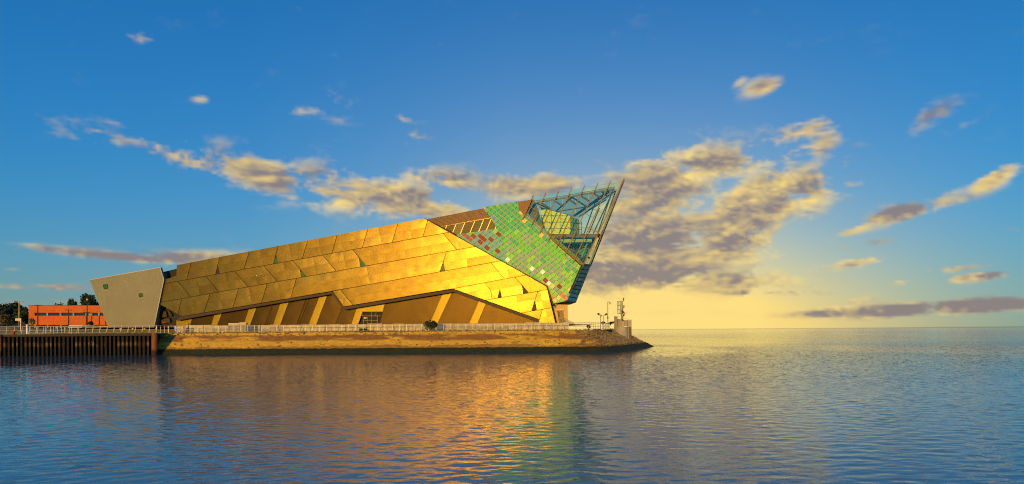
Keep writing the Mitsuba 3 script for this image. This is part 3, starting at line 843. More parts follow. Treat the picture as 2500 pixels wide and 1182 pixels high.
MT = [(335, 245), (500, 215), (672, 183), (840, 152), (1010, 122), (1182, 92), (1350, 60), (1525, 30)]
MB = [(195, 565), (305, 655), (420, 745), (530, 850), (637, 940), (745, 1045), (857, 1130), (985, 1175)]
G_ = f'{B_}__glass_prow'
labels[G_] = {'label': 'glazed tip of the prow with slanting gold masts and lit rooms inside'}
gut0, gut1 = q4(230, 495), q4(1000, 1165)
PGl = PT.off(.02)
for i in range(8):
    t, b = q4(*MT[i]), q4(*MB[i])
    P = PT.off(.45)
    p, q = P.pt(*t), P.pt(*b)
    n = 16
    ms = [rod(p, q, .11 if i == 7 else .085, n=6)]
    P2 = PT.off(.20)
    p2, q2 = P2.pt(*t), P2.pt(*b)
    p2 = p2 + (q2 - p2) * .06
    ms.append(rod(p2, q2, .05, n=6))
    for k in range(1, n):
        w = k / n
        c = p + (q - p) * w
        ms.append(rod(c + PT.u * .22, c - PT.u * .14 - PT.n * .25, .032, n=5))
    add(f'{G_}__mast', mikit.ply(cat(*ms), 'mat_mast'))
for a, b in (((275, 400), (385, 450)), ((340, 600), (460, 655)), ((450, 370), (545, 425)), ((612, 330), (715, 390)), ((780, 305), (890, 365)), ((960, 270), (1060, 335)), ((1120, 235), (1225, 290)), ((565, 770), (690, 830)), ((735, 765), (845, 800)),
             ((905, 715), (1020, 770)), ((1040, 670), (1190, 740)), ((1120, 430), (1270, 500)), ((800, 950), (905, 1000)), ((975, 915), (1070, 965)), ((840, 515), (940, 570)), ((1010, 490), (1110, 540)), ((1300, 220), (1410, 270)), ((1270, 500), (1330, 530)), ((500, 590), (570, 625)), ((690, 550), (770, 590))):
    add(f'{G_}__rail', mikit.ply(rod(PT.off(.3).pt(*q4(*a)), PT.off(.3).pt(*q4(*b)), .045, n=6), 'mat_mast'))
# front panes between the masts, cut along the gutter
front_poly = Polygon([q4(*p) for p in ((318, 268), (1500, 58), (1515, 75), (1000, 1165), (230, 492))])
for i in range(-1, 7):
    t0, b0 = (q4(*MT[i]), q4(*MB[i])) if i >= 0 else ((1296, 470), (1255, 560))
    t1, b1 = q4(*MT[i + 1]), q4(*MB[i + 1])
    def e(t, b, s):
        return (t[0] + (b[0] - t[0]) * s, t[1] + (b[1] - t[1]) * s)
    cell = Polygon([e(t0, b0, -.3), e(t1, b1, -.3), e(t1, b1, 1.4), e(t0, b0, 1.4)]).intersection(front_poly)
    if cell.area > 8:
        v = np.array([PGl.pt(*c) for c in list(cell.exterior.coords)[:-1]])
        f = [[0, a, a + 1] for a in range(1, len(v) - 1)]
        add(f'{G_}__pane', mikit.ply(trimesh.Trimesh(v, f, process=False), 'mat_glass'))
# right side glass
def flat(pts):
    v = np.array(pts)
    return trimesh.Trimesh(v, [[0, a, a + 1] for a in range(1, len(v) - 1)], process=False)


add(f'{G_}__side_pane', mikit.ply(flat([PR.pt(1522, 443), PR.pt(1523, 445), PR.pt(1473.5, 572), PR.pt(1457.5, 572)]), 'mat_glass'))
add(f'{G_}__side_pane', mikit.ply(flat([PR.pt(1455.6, 578), PR.pt(1471.5, 578), PR.pt(1442.3, 649), PR.pt(1423, 646.5)]), 'mat_glass'))
add(f'{G_}__side_mast', mikit.ply(bar(PR.off(.15).pt(1524, 440), PR.off(.15).pt(1441.8, 649), .16, .2), 'mat_mast'))
# roof: beam along the front, glass and members behind
bl_, br_ = PT.off(-.5).pt(*q4(300, 360)), PT.off(-.5).pt(*q4(1400, 166))
back = np.array([.12, 1, 0])
back /= np.linalg.norm(back)
nrm = np.cross(br_ - bl_, back)
if nrm[2] > 0:
    nrm = -nrm
RO = Plane(bl_, n=nrm)
add(f'{G_}__roof_beam', mikit.ply(cat(bar(bl_, br_, .34, .26), bar(bl_ + [0, -.1, .3], br_ + [0, -.1, .3], .12, .12)), 'mat_beam'))
for a, b, w in (((630, 462), (835, 282), .22), ((850, 282), (1030, 402), .20), ((640, 466), (1040, 402), .20), ((870, 522), (1320, 205), .38), ((1230, 205), (1300, 262), .2), ((935, 530), (1290, 310), .16), ((1030, 402), (1180, 330), .16), ((380, 355), (560, 440), .2), ((1050, 450), (1400, 200), .14)):
    add(f'{G_}__roof_beam', mikit.ply(bar(RO.pt(*q4(*a)), RO.pt(*q4(*b)), w), 'mat_beam'))
roofpoly = [(300, 358), (1400, 166), (1400, 230), (930, 560), (800, 520), (430, 420)]
rp = Polygon([q4(*p) for p in roofpoly])
for i, c in enumerate(((300, 560), (560, 720), (720, 890), (890, 1060), (1060, 1230), (1230, 1420))):
    g = Polygon([q4(c[0] + 3, 100), q4(c[1] - 3, 100), q4(c[1] - 3, 600), q4(c[0] + 3, 600)]).intersection(rp)
    if g.area > 3:
        add(f'{G_}__roof_pane', mikit.ply(flat([RO.pt(*p) for p in list(g.exterior.coords)[:-1]]), 'mat_roofglass'))
for a in ((440, 368), (612, 340), (780, 312), (955, 275), (1120, 240)):
    x, y = a
    add(f'{G_}__roof_blind', mikit.ply(quad3([RO.off(.1).pt(*q4(*p)) for p in ((x, y), (x + 10, y - 14), (x + 118, y + 50), (x + 105, y + 66))], .06, RO.n), 'mat_white_blind'))
# rooms inside
PI = PT.off(-5.0)
add(f'{G_}__room_wall', mikit.ply(PI.prism([q4(*p) for p in ((428, 412), (820, 515), (820, 770), (540, 775), (470, 690), (440, 590))], -.4, 0), 'mat_room'), 'yellow green lit room wall behind the glass')
ln = []
for a, b in (((570, 450), (570, 760)), ((695, 480), (695, 760)), ((430, 522), (820, 522)), ((445, 605), (820, 605)), ((500, 690), (820, 690)), ((428, 412), (820, 515))):
    ln.append(bar(PI.off(.03).pt(*q4(*a)), PI.off(.03).pt(*q4(*b)), .08))
add(f'{G_}__room_wall__line', mikit.ply(cat(*ln), 'mat_room_line'))
add(f'{G_}__room_end', mikit.ply(PI.prism([q4(*p) for p in ((821, 520), (935, 575), (935, 765), (821, 765))], -.3, -.05), 'mat_tile_deepteal'))
ln = [bar(PI.pt(*q4(x, 535 + (x - 820) * .4)), PI.pt(*q4(x, 765)), .1) for x in (824, 860, 895, 930, 965)] + [bar(PI.pt(*q4(821, 610)), PI.pt(*q4(975, 630)), .1), bar(PI.pt(*q4(821, 700)), PI.pt(*q4(975, 700)), .08)]
add(f'{G_}__room_end__frame', mikit.ply(cat(*ln), 'mat_dark'))
PS = PT.off(-1.0)
SL = [q4(*p) for p in ((545, 760), (1232, 760), (1215, 806), (600, 806))]
add(f'{G_}__floor_slab', mikit.ply(PS.prism(SL, -.3, 0), 'mat_slab'), 'brown floor edge of the upper gallery')
add(f'{G_}__floor_slab__deck', mikit.ply(PS.prism([q4(*p) for p in ((560, 768), (1205, 768), (1195, 800), (610, 800))], -.35, 0, along=(.3, 11, 0)), 'mat_slab'))
add(f'{G_}__green_strip', mikit.ply(PT.off(-2.2).prism([q4(*p) for p in ((690, 815), (1102, 805), (1100, 862), (690, 876))], -.3, 0), 'mat_greenstrip'))
add(f'{G_}__lower_room', mikit.ply(PT.off(-6).prism([q4(*p) for p in ((500, 740), (1235, 770), (1030, 1180), (880, 1160))], -.3, 0), 'mat_inside'))
for q in (((905, 1000), (1010, 930), (1080, 960), (1000, 1060)), ((960, 890), (1080, 870), (1060, 950), (985, 940)), ((1010, 1030), (1080, 980), (1090, 1060), (1030, 1080))):
    add(f'{G_}__lower_pane', mikit.ply(PT.off(-5.6).prism([q4(*p) for p in q], -.1, 0), 'mat_tile_deep'))
add(f'{G_}__column', mikit.ply(rod(PT.off(-2.5).pt(*q4(1045, 870)), PT.off(-2.5).pt(*q4(965, 1075)), .12), 'mat_greenstrip'))
add(f'{G_}__lower_beam', mikit.ply(cat(bar(PT.off(-2).pt(*q4(690, 884)), PT.off(-2).pt(*q4(1100, 872)), .25), bar(PT.off(-2).pt(*q4(930, 1078)), PT.off(-2).pt(*q4(1080, 1074)), .25), bar(PT.off(-3).pt(*q4(860, 1000)), PT.off(-3).pt(*q4(1060, 880)), .1)), 'mat_dark'))
add(f'{G_}__dark_wall', mikit.ply(PT.off(-1.6).prism([q4(*p) for p in ((255, 470), (300, 372), (350, 330), (390, 420), (440, 590), (470, 690), (330, 590))], -.3, 0), 'mat_darkglass'))
for x0, y0, x1, y1 in ((1382, 165, 1180, 745), (1330, 300, 1120, 755), (1145, 345, 1000, 755), (1200, 420, 1060, 755), (1420, 180, 1215, 745)):
    add(f'{G_}__inner_mast', mikit.ply(rod(PT.off(-4).pt(*q4(x0, y0)), PT.off(-4).pt(*q4(x1, y1)), .11), 'mat_beam'))
add(f'{G_}__inner_rail', mikit.ply(cat(rod(PT.off(-3).pt(*q4(820, 678)), PT.off(-3).pt(*q4(1180, 682)), .04), rod(PT.off(-3).pt(*q4(820, 720)), PT.off(-3).pt(*q4(1180, 722)), .03)), 'mat_gold'))
# far side glass and its frame, so that the prow is closed
add(f'{G_}__far_frame', mikit.ply(cat(bar(PR.pt(1470, 575), PR.pt(1458, 573), .3), bar(PR.pt(1424, 646), PR.pt(1442, 648), .25)), 'mat_slab'))
# gutter of green glass along the lower edge
g0, g1 = np.array(q4(222, 498)), np.array(q4(990, 1165))
NG = 14
for i in range(NG):
    a, b = g0 + (g1 - g0) * (i / NG + .004), g0 + (g1 - g0) * ((i + 1) / NG - .004)
    w = np.array([3.0, -3.6]) * (1.05 if i < NG - 1 else .6)
    add(f'{G_}__gutter_panel', mikit.ply(PT.prism([tuple(a), tuple(b), tuple(b + w), tuple(a + w)], .02, .16), 'mat_tile_deep' if i % 3 else 'mat_green_glass'))
add(f'{G_}__gutter_rail_shadow', mikit.ply(cat(bar(PT.off(.2).pt(*(g0 + [-.6, .8])), PT.off(.2).pt(*(g1 + [-.6, .8])), .07), bar(PT.off(.1).pt(*(g0 + [-1.6, 2.2])), PT.off(.1).pt(*(g1 + [-1.6, 2.2])), .12)), 'mat_beam'))  # rail line, and a dark lower bar painted in as its shadow line

# ------------------------------------------------------------------ steel sheet pile quay
SPY = 100.7
Q = 'sheet_pile_quay'
labels[Q] = {'label': 'dark rusty corrugated sheet pile quay wall standing in the water at far left', 'category': 'quay wall'}
pw = 10.32 / F * SPY
x0 = at(-60, 830, SPY)[0]
x1 = at(371, 830, SPY)[0]
n = int((x1 - x0) / pw)
prof = np.array([(0, 0), (.28, 0), (.40, .42), (.72, .42), (.86, 0), (.997, 0)])
for i in range(n):
    o = x1 - (i + 1) * pw
    p2 = prof * [pw, 1]
    poly = Polygon([(o + a, SPY + b) for a, b in p2] + [(o + a, SPY + b + .16) for a, b in p2[::-1]])
    m = trimesh.creation.extrude_polygon(poly, 5.0, engine='earcut')
    m.apply_translation([0, 0, -2.1])
    add(f'{Q}__pile', mikit.ply(m, 'mat_rust'))
add(f'{Q}__backing', mikit.ply(box([(x0 + x1) / 2, SPY + 1.2, .6], [x1 - x0, .3, 5.2]), 'mat_rust'))
add(f'{Q}__cap_beam', mikit.ply(cat(box([(x0 + x1) / 2, SPY + .3, 3.08], [x1 - x0, 1.3, .36])), 'mat_timber'))
add(f'{Q}__end_pile', mikit.ply(cat(rod([at(378, 830, SPY)[0], SPY - .1, -2], [at(378, 830, SPY)[0], SPY - .1, 3.35], .40, n=24)), 'mat_rust_bright', smooth=40), 'bright rusty round end pile')
add(f'{Q}__return_wall', mikit.ply(bar([-54.3, SPY + .3, .6], [-55.2, SPY + 3.6, .6], .3, 5.2, up=(0, 0, 1)), 'mat_rust'))
add(f'{Q}__fender', mikit.ply(cat(box([at(3, 830, SPY)[0], SPY - .2, 1.5], [.35, .35, 3.4])), 'mat_rust_bright'))
add('quay_deck', mikit.ply(trimesh.creation.extrude_polygon(Polygon([(x0 - 40, SPY + .9), (-54.0, SPY + .7), (-54.2, 103.4), (-54.4, 114), (x0 - 40, 114)]), .09, engine='earcut').apply_translation([0, 0, 3.2]), 'mat_deck'), 'paved quay behind the sheet piles', kind='structure')


# ------------------------------------------------------------------ railings
def railing(name, pts, h, sp, lean, label, rails, rr=.03, group=None, dense=()):
    pts = [np.array(p, float) for p in pts]
    labels[name] = {'label': label, 'category': 'railing'}
    for a, b in zip(pts[:-1], pts[1:]):
        L = np.linalg.norm(b - a)
        d = (b - a) / L
        sh = d * lean
        k = int(L / sp)
        for i in range(k + 1):
            p = a + d * (i * L / max(k, 1))
            add(f'{name}__post', mikit.ply(bar(p, p + [0, 0, h] + sh, .07, .07), 'mat_rail'))
        add(f'{name}__top_rail', mikit.ply(rod(a + [0, 0, h] + sh, b + [0, 0, h] + sh, rr * 1.5, n=8), 'mat_rail'))
        for t in rails:
            add(f'{name}__rail', mikit.ply(rod(a + [0, 0, h * t] + sh * t, b + [0, 0, h * t] + sh * t, rr, n=6), 'mat_rail'))
        for (f0, f1) in dense:
            for t in (.3, .62, .8):
                add(f'{name}__rail', mikit.ply(rod(a + (b - a) * f0 + [0, 0, h * t], a + (b - a) * f1 + [0, 0, h * t], rr, n=6), 'mat_rail'))


def z3(p, z=DECK):
    return np.array([p[0], p[1], z])


L0 = at(64, 812, SPY + .5)
railing('railing', [[L0[0] + .4, SPY + .5, 3.28], [-54.0, SPY + .5, 3.28], ], 1.12, 1.02, .16, 'white railing with leaning posts on top of the sheet pile quay', (.15, .5))
railing('railing_001', [[-95, 108.4, 3.32], [L0[0] + 3, 108.4, 3.32]], 1.15, 1.25, .12, 'white railing set back from the quay edge at the far left', (.5,))
railing('railing_002', [z3((-54.0, 101.3)), z3(along_bank(-54.3)), ], 1.1, 1.1, 0, 'short white railing returning from the sheet pile quay to the stone bank', (.5,))
railing('railing_003', [z3(along_bank(-54.2)), z3(along_bank(12.2))], 1.08, 1.14, 0, 'long white railing along the top of the stone bank in front of the metal building', (.12, .48), dense=((.06, .24), (.58, .80)))
railing('railing_004', [z3(along_bank(12.2)), [15.2, 109.5, DECK], [17.2, 117.5, DECK]], 1.08, 1.14, .1, 'white railing round the end of the point beside the concrete drum', (.12, .48))
for i, x in enumerate((-51.2, -41.8)):
    p = along_bank(x, .25)
    add('gate_post', mikit.ply(cat(bar(z3(p), z3(p, DECK + 1.45), .12), bar(z3(p + [.0, .01], DECK + 1.45), z3(p + [.14, .01], DECK + 1.45), .1)), 'mat_post_dark'),
        ('dark post at the left end of the barred railing section' if i == 0 else 'dark post in the middle of the bank railing near the gold stripes'), 'post')
# pale screens behind the railing
r = np.random.default_rng(77)
for i, (x, w, h) in enumerate(((-44.2, 1.7, 1.5), (-42.75, 1.0, 1.6))):
    p = along_bank(x, .9)
    k = add('metal_screen', mikit.ply(box([p[0], p[1], DECK + h / 2], [w, .08, h], ang), 'mat_pale'), ('wide pale metal screen behind the railing, the left of two' if i == 0 else 'narrow pale metal screen behind the railing, the right of two'), 'screen')
    add(k + '__frame', mikit.ply(cat(*[box([p[0] + s * w / 2, p[1], DECK + h / 2], [.07, .12, h + .05], ang) for s in (-1, 1)]), 'mat_post'))

# stair rails at the entrance
for i, (a, b, h) in enumerate((((1363.5, 773.5), (1381, 786.5), .95), ((1371.5, 774.5), (1404, 789), .95))):
    P = PF.off(-1.5 if i == 0 else -3.0)
    A, B2 = P.pt(*a), P.pt(*b)
    nm = add('stair_rail', mikit.ply(rod(A, B2, .035), 'mat_rail'), ('sloping stair handrail nearer the doorway under the prow' if i == 0 else 'long sloping stair handrail reaching right of the doorway'), 'handrail')
    for t in (.1, .5, .9):
        c = A + (B2 - A) * t
        add(nm + '__post', mikit.ply(rod([c[0], c[1], TW - .3], c, .03), 'mat_rail'))
A = PN.pt(1366, 791)
m = cat(*[box([A[0] + 1.0 + .3 * i, A[1] - 1.4, TW - .25 + (.9 - .15 * i) / 2 - .0], [.3, 2.0, .9 - .15 * i]) for i in range(6)])
add('entrance_steps', mikit.ply(m, 'mat_concrete'), 'concrete steps rising to the doorway under the prow', 'steps')

# ------------------------------------------------------------------ concrete drum and signal mast at the tip
C0 = np.array([at(1517, 800, 121)[0], 121.2])
D_ = 'signal_platform'
labels[D_] = {'label': 'weathered concrete drum platform on the stone slope at the tip of the point', 'category': 'platform'}


def ring(r0, r1, a0, a1, z0, z1, n=18):
    t = np.radians(np.linspace(a0, a1, n))
    pl = Polygon(np.vstack([np.c_[np.cos(t) * r1, np.sin(t) * r1], np.c_[np.cos(t) * r0, np.sin(t) * r0][::-1]]))
    m = trimesh.creation.extrude_polygon(pl, z1 - z0, engine='earcut')
    m.apply_translation([C0[0], C0[1], z0])
    return m


R_ = 1.22
zf = at(1517, 799.4, 121)[2]
add(f'{D_}__drum', mikit.ply(ring(0.02, R_, 180, 352, .2, zf), 'mat_concrete', smooth=30))
add(f'{D_}__drum_back', mikit.ply(ring(0.02, R_ - .05, -2, 178, .2, zf - .02), 'mat_concrete', smooth=30))
add(f'{D_}__floor', mikit.ply(ring(0.02, R_ + .08, 180, 358, zf, zf + .10), 'mat_concrete'))
add(f'{D_}__fin', mikit.ply(ring(R_ - .22, R_ + .04, 150, 222, zf - 1.0, at(1504, 772.8, 121)[2]), 'mat_concrete', smooth=30), 'taller curved wall on the left of the platform')
add(f'{D_}__back_panel', mikit.ply(ring(R_ - .5, R_ - .3, 60, 150, zf + .1, at(1508, 778.5, 121)[2]), 'mat_concrete', smooth=30))
xr = at(1537.2, 800, 121)[0]
zt = at(1537, 781.8, 121)[2]
add(f'{D_}__pier', mikit.ply(cat(box([xr, 121.2, (zf + .1 + zt) / 2], [.66, .8, zt - zf - .1]), box([xr - .29, 121.0, (zf + .3) / 2], [.10, .82, zf - .1])), 'mat_concrete'))
add(f'{D_}__pier_foot', mikit.ply(box([xr + .03, 121.2, (zf + .3) / 2], [.58, .76, zf - .1]), 'mat_concrete_wet'), 'dark stained foot of the right pier')
add(f'{D_}__low_wall', mikit.ply(box([at(1528, 790, 121)[0], 122.0, zf + .8], [.9, .2, 1.1]), 'mat_concrete'))
for a, b in (((1509, 773), (1541, 782)), ((1500, 772), (1509, 773))):
    add(f'{D_}__rail', mikit.ply(rod(at(*a, 121), at(*b, 121.4), .02), 'mat_post'))
S_ = 'signal_mast'
labels[S_] = {'label': 'slim signal mast with three red lamps standing on the concrete drum', 'category': 'signal mast'}
add(f'{S_}__pole', mikit.ply(rod(at(1518.4, 799, 121), at(1515.8, 734.5, 121), .12, .085), 'mat_post'))
add(f'{S_}__pole', mikit.ply(rod(at(1521.6, 799, 121.1), at(1518.7, 735.5, 121.1), .07), 'mat_post_dark'))
fm = []
for x in (1506.6, 1510, 1513.2):
    fm.append(rod(at(x, 736.5, 121), at(x + 1.6, 767, 121), .035, n=6))
for y in (736.8, 745.5, 756.3, 766.5):
    fm.append(rod(at(1506.3 + (y - 736) * .05, y, 121), at(1516, y - .4, 121), .04, n=6))
add(f'{S_}__frame', mikit.ply(cat(*fm), 'mat_post_dark'))
for i, (x, y) in enumerate(((1522.3, 730.2), (1523.0, 748.0), (1524.3, 765.5))):
    c = at(x, y, 120.8)
    add(f'{S_}__lamp', mikit.ply(cat(rod(c - [0, 0, .17], c + [0, 0, .17], .11, n=12), rod(c + [0, 0, .17], c + [0, 0, .21], .14, n=12)), 'mat_redlamp', smooth=30))
    add(f'{S_}__lamp_base', mikit.ply(cat(rod(c - [0, 0, .32], c - [0, 0, .17], .10, n=10), rod(c - [0, 0, .5], at(1519.5 + i * .5, y + 6, 121), .03)), 'mat_post_dark' if i < 2 else 'mat_sign'))
add(f'{S_}__control_box', mikit.ply(cat(box(at(1520, 791, 120.9), [.5, .35, 1.0])), 'mat_concrete'))
add(f'{S_}__bracket', mikit.ply(cat(box(at(1520.5, 762, 121), [.35, .25, .5]), box(at(1522.5, 770, 121), [.25, .2, .4])), 'mat_post_dark'))

# lamp post, floodlights, sign beside it
k = 'lamp_post'
labels[k] = {'label': 'slim lamp post with a short curved arm near the tip of the point', 'category': 'lamp post'}
P = [at(1484, 800, 117), at(1483.8, 737.5, 117)]
add(k + '__pole', mikit.ply(rod(P[0], P[1], .075, .055), 'mat_post'))
add(k + '__arm', mikit.ply(cat(rod(P[1], at(1489, 737.6, 117), .05), rod(at(1489, 737.6, 117), at(1490, 739.5, 117), .05)), 'mat_post'))
add(k + '__lantern', mikit.ply(ball(at(1489.4, 740.4, 117), .19, 2, (1, 1, 1)), 'mat_lantern', smooth=True))
add('round_sign', mikit.ply(rod(at(1483.7, 776.5, 116.7), at(1483.7, 776.5, 116.75), .15, n=20), 'mat_signblue'), 'small round blue sign on the lamp post near the tip', 'sign')
for i, (px, py, bx, tl_) in enumerate(((1461.3, 767, 1466, 35), (1467.8, 770.6, 1466.3, 10), (1479.6, 767.7, 1473, -30))):
    k = 'floodlight' if i == 0 else f'floodlight_{i:03d}'
    c = at(px, py, 114)
    m = trimesh.creation.box([.36, .22, .30])
    m.apply_transform(trimesh.transformations.rotation_matrix(math.radians(tl_), [0, 1, 0]))
    m.apply_translation(c)
    labels[k] = {'label': ('dark tilted floodlight, leftmost of three beside the lamp post', 'pale small floodlight on top of a short post, middle of three', 'dark tilted floodlight touching the lamp post, right of three')[i], 'category': 'floodlight', 'group': 'floodlights beyond the railing'}
    add(k + '__head', mikit.ply(m, 'mat_post_dark' if i != 1 else 'mat_post'))
    b = at(bx, 803, 114)
    add(k + '__post', mikit.ply(cat(rod(b, [b[0], b[1], c[2] - .25], .05, n=8), rod([b[0], b[1], c[2] - .25], c, .04, n=6)), 'mat_post'))

# ------------------------------------------------------------------ orange building and things on the left
OY = 152.0
O_ = 'orange_building'
labels[O_] = {'label': 'long flat roofed orange building with one dark window strip behind the quay', 'category': 'building'}
PO = Plane([-100, OY, 8], 0)
rect = lambda x0, y0, x1, y1: [(x0, y0), (x1, y0), (x1, y1), (x0, y1)]
add(f'{O_}__wall', mikit.ply(cat(PO.prism(rect(70, 746, 330, 763.8), -.5, 0), PO.prism(rect(70, 771, 330, 793.6), -.5, 0), PO.prism(rect(70, 763.8, 84.5, 771), -.5, 0)), 'mat_orange'))
for x in range(95, 330, 36):
    add(f'{O_}__wall__joint', mikit.ply(cat(PO.prism(rect(x, 746.5, x + .35, 763.6), .0, .012), PO.prism(rect(x, 771.2, x + .35, 793), .0, .012)), 'mat_orange_edge'))
add(f'{O_}__roof', mikit.ply(cat(PO.prism(rect(69.5, 745.2, 331, 746.4), -.6, .12), PO.prism(rect(70, 746.6, 330, 747.5), -14, -.5)), 'mat_orange_edge'))
add(f'{O_}__body', mikit.ply(PO.prism(rect(71.5, 747.2, 330, 793), -14, -.6), 'mat_orange_edge'))
for x0_, x1_ in ((84.5, 113), (117, 145), (149.2, 177), (181, 208), (226, 238), (243, 330)):
    add(f'{O_}__window', mikit.ply(PO.prism(rect(x0_, 763.8, x1_, 771), -.45, -.3), 'mat_winglass'))
for i, x in enumerate((115, 147.2, 178.9, 210.2, 240.9)):
    add(f'{O_}__window_panel', mikit.ply(PO.prism(rect(x - 2, 763.9, x + 2, 770.9), -.4, -.05), 'mat_bluepanel' if i in (1, 2) else 'mat_bluepanel2'))
add(f'{O_}__window_panel', mikit.ply(PO.prism(rect(214.8, 764.5, 224.8, 770.4), -.4, -.2), 'mat_pane_green'), 'pale green panel in the window strip')
add(f'{O_}__soffit', mikit.ply(PO.prism(rect(70.5, 793.6, 330, 794.4), -13, -.05), 'mat_orange_edge'))
add(f'{O_}__ground_floor', mikit.ply(PO.prism(rect(78, 794.2, 330, 806), -3, -1.6), 'mat_winglass'))
for x in (84, 114.5, 146.5, 209):
    add(f'{O_}__column', mikit.ply(PO.prism(rect(x - 1.7, 793.8, x + 1.7, 806), -.6, -.2), 'mat_bluepanel2'))

def lamp(k, px, top, Y, mat, label, tee=True, lantern=False):
    labels[k] = {'label': label, 'category': 'lamp post'}
    a, b = at(px, 806, Y), at(px, top, Y)
    add(k + '__pole', mikit.ply(rod(a, b, .13, .09), mat))
    if tee:
        add(k + '__arm', mikit.ply(cat(rod(b - [.55, 0, -.05], b + [.55, 0, .05], .06), box(b + [-.55, 0, .04], [.35, .2, .12]), box(b + [.55, 0, .04], [.35, .2, .12])), mat))
    if lantern:
        add(k + '__lantern', mikit.ply(ball(b + [0, 0, .12], .2, 2), 'mat_lantern', smooth=True))


lamp('lamp_post_001', 46.7, 737.6, 128, 'mat_post', 'tall pale brown lamp post before the dark trees at far left')
lamp('lamp_post_002', 92, 746, 140, 'mat_post_dark', 'dark twin armed lamp post before the left end of the orange building')
lamp('lamp_post_003', 167.5, 757.5, 146, 'mat_post_dark', 'shorter dark twin armed lamp post before the middle of the orange building')
lamp('lamp_post_004', 212.8, 733, 147, 'mat_post_dark', 'tall dark lamp post with one round lantern before the orange building', False, True)
lamp('lamp_post_005', 242.5, 770, 148, 'mat_post_dark', 'dark post beside the lower edge of the pale end block', False)
k = 'notice_board'
labels[k] = {'label': 'pale notice board on a white post at the far left of the quay', 'category': 'sign'}
Y = 112
a, b = at(37.3, 777.6, Y), at(50, 783.4, Y)
add(k + '__board', mikit.ply(box([(a[0] + b[0]) / 2, Y, (a[2] + b[2]) / 2], [b[0] - a[0], .08, a[2] - b[2]]), 'mat_sign'))
c = at(50.2, 777, Y)
add(k + '__post', mikit.ply(bar([c[0], Y + .05, DECK], [c[0], Y + .05, c[2]], .12), 'mat_white'))
c = at(45.6, 787.5, Y)
add('parking_sign', mikit.ply(cat(box(c, [.18, .05, .22]), rod([c[0], c[1] + .06, DECK], [c[0], c[1] + .06, c[2]], .03)), 'mat_signblue'), 'small blue sign under the pale notice board', 'sign')
c = at(66.8, 806, 106)
add('gate_pillar', mikit.ply(cat(box([c[0], 106, 4.0], [.22, .3, 1.4]), box([c[0], 106, 4.74], [.28, .36, .08])), 'mat_white'), 'short white pillar between the two railings at far left', 'pillar')
for i, (x, y) in enumerate(((113.5, 803), (124.5, 803), (137.5, 802), (159.5, 804), (210, 808), (235, 802))):
    c = at(x, 806, 110 + i)
    k = 'bollard' if i == 0 else f'bollard_{i:03d}'
    labels[k] = {'label': ('white bollard behind the railing, first from the left before the orange building', 'white bollard with a cap, second from the left before the orange building', 'tall thin white bollard, third from the left behind the railing', 'white bollard just left of the slatted ramp barrier', 'white bollard standing just right of the slatted ramp barrier', 'white bollard nearest the pale end block')[i], 'category': 'bollard', 'group': 'white bollards on the quay'}
    hh = 1.25 if i == 2 else .95
    add(k + '__post', mikit.ply(rod([c[0], 110 + i, DECK], [c[0], 110 + i, DECK + hh], .08, n=10), 'mat_white'))
    add(k + '__cap', mikit.ply(ball([c[0], 110 + i, DECK + hh], .11, 1, (1, 1, .6)), 'mat_white', smooth=True))
for i, (x, y) in enumerate(((294.7, 802.9), (324.5, 802.5), (353.3, 802.3), (382, 803), (440.6, 802))):
    k = 'globe_light' if i == 0 else f'globe_light_{i:03d}'
    c = at(x, y, 112.5)
    labels[k] = {'label': 'round globe light on a short post behind the railing, ' + ('leftmost of five', 'second of five', 'third of five', 'fourth, above the rusty pile', 'rightmost, beyond the dark recess')[i], 'category': 'globe light', 'group': 'globe lights behind the railing'}
    add(k + '__post', mikit.ply(rod([c[0], c[1], DECK], c, .05, n=8), 'mat_post'))
    add(k + '__globe', mikit.ply(ball(c, .17, 2), 'mat_lantern', smooth=True))
# slatted ramp barrier
k = 'ramp_barrier'
labels[k] = {'label': 'white slatted barrier beside a ramp before the orange building', 'category': 'barrier'}
Y = 116
a, b = at(169, 795, Y), at(200, 795.5, Y)
add(k + '__top_rail', mikit.ply(cat(bar(a, b, .1), bar(b, at(262, 797.6, Y + 2), .12)), 'mat_white'))
for i in range(13):
    p = a + (b - a) * i / 12
    q = p + [-.35, 0, -.9]
    add(k + '__slat', mikit.ply(bar(p, q, .07), 'mat_white'))
add(k + '__wall', mikit.ply(box([(at(205, 800, Y)[0] + at(262, 800, Y)[0]) / 2, Y + 1, 3.85], [4.2, .2, 1.0]), 'mat_pale'))
# bicycle stands under the recess
k = 'cycle_stand'
labels[k] = {'label': 'small white tubular cycle stand before the dark recess', 'category': 'cycle stand'}
for i in range(3):
    c = along_bank(-54.0 + i * .45, 1.2)
    add(k + '__hoop', mikit.ply(cat(rod([c[0], c[1], DECK], [c[0], c[1], DECK + 1.05], .045), rod([c[0] + .35, c[1], DECK], [c[0] + .35, c[1], DECK + 1.05], .045), rod([c[0], c[1], DECK + 1.05], [c[0] + .35, c[1], DECK + 1.05], .045), rod([c[0], c[1], DECK + .45], [c[0] + .35, c[1], DECK + .8], .04)), 'mat_white'))
# mooring bollards
for i, (x, lb) in enumerate(((33, 'rusty red mooring bollard on the quay edge at far left'), (8.5, 'low rusty red block on the quay edge at the left border'))):
    c = at(x, 810, SPY + .4)
    add('mooring_bollard', mikit.ply(cat(rod([c[0], SPY + .4, 3.2], [c[0], SPY + .4, 3.66], .22, .17, 14), box([c[0], SPY + .4, 3.7], [.72, .36, .14])) if i == 0 else box([c[0], SPY - .5, 3.05], [.75, .5, .45]), 'mat_red'), lb, 'mooring bollard')

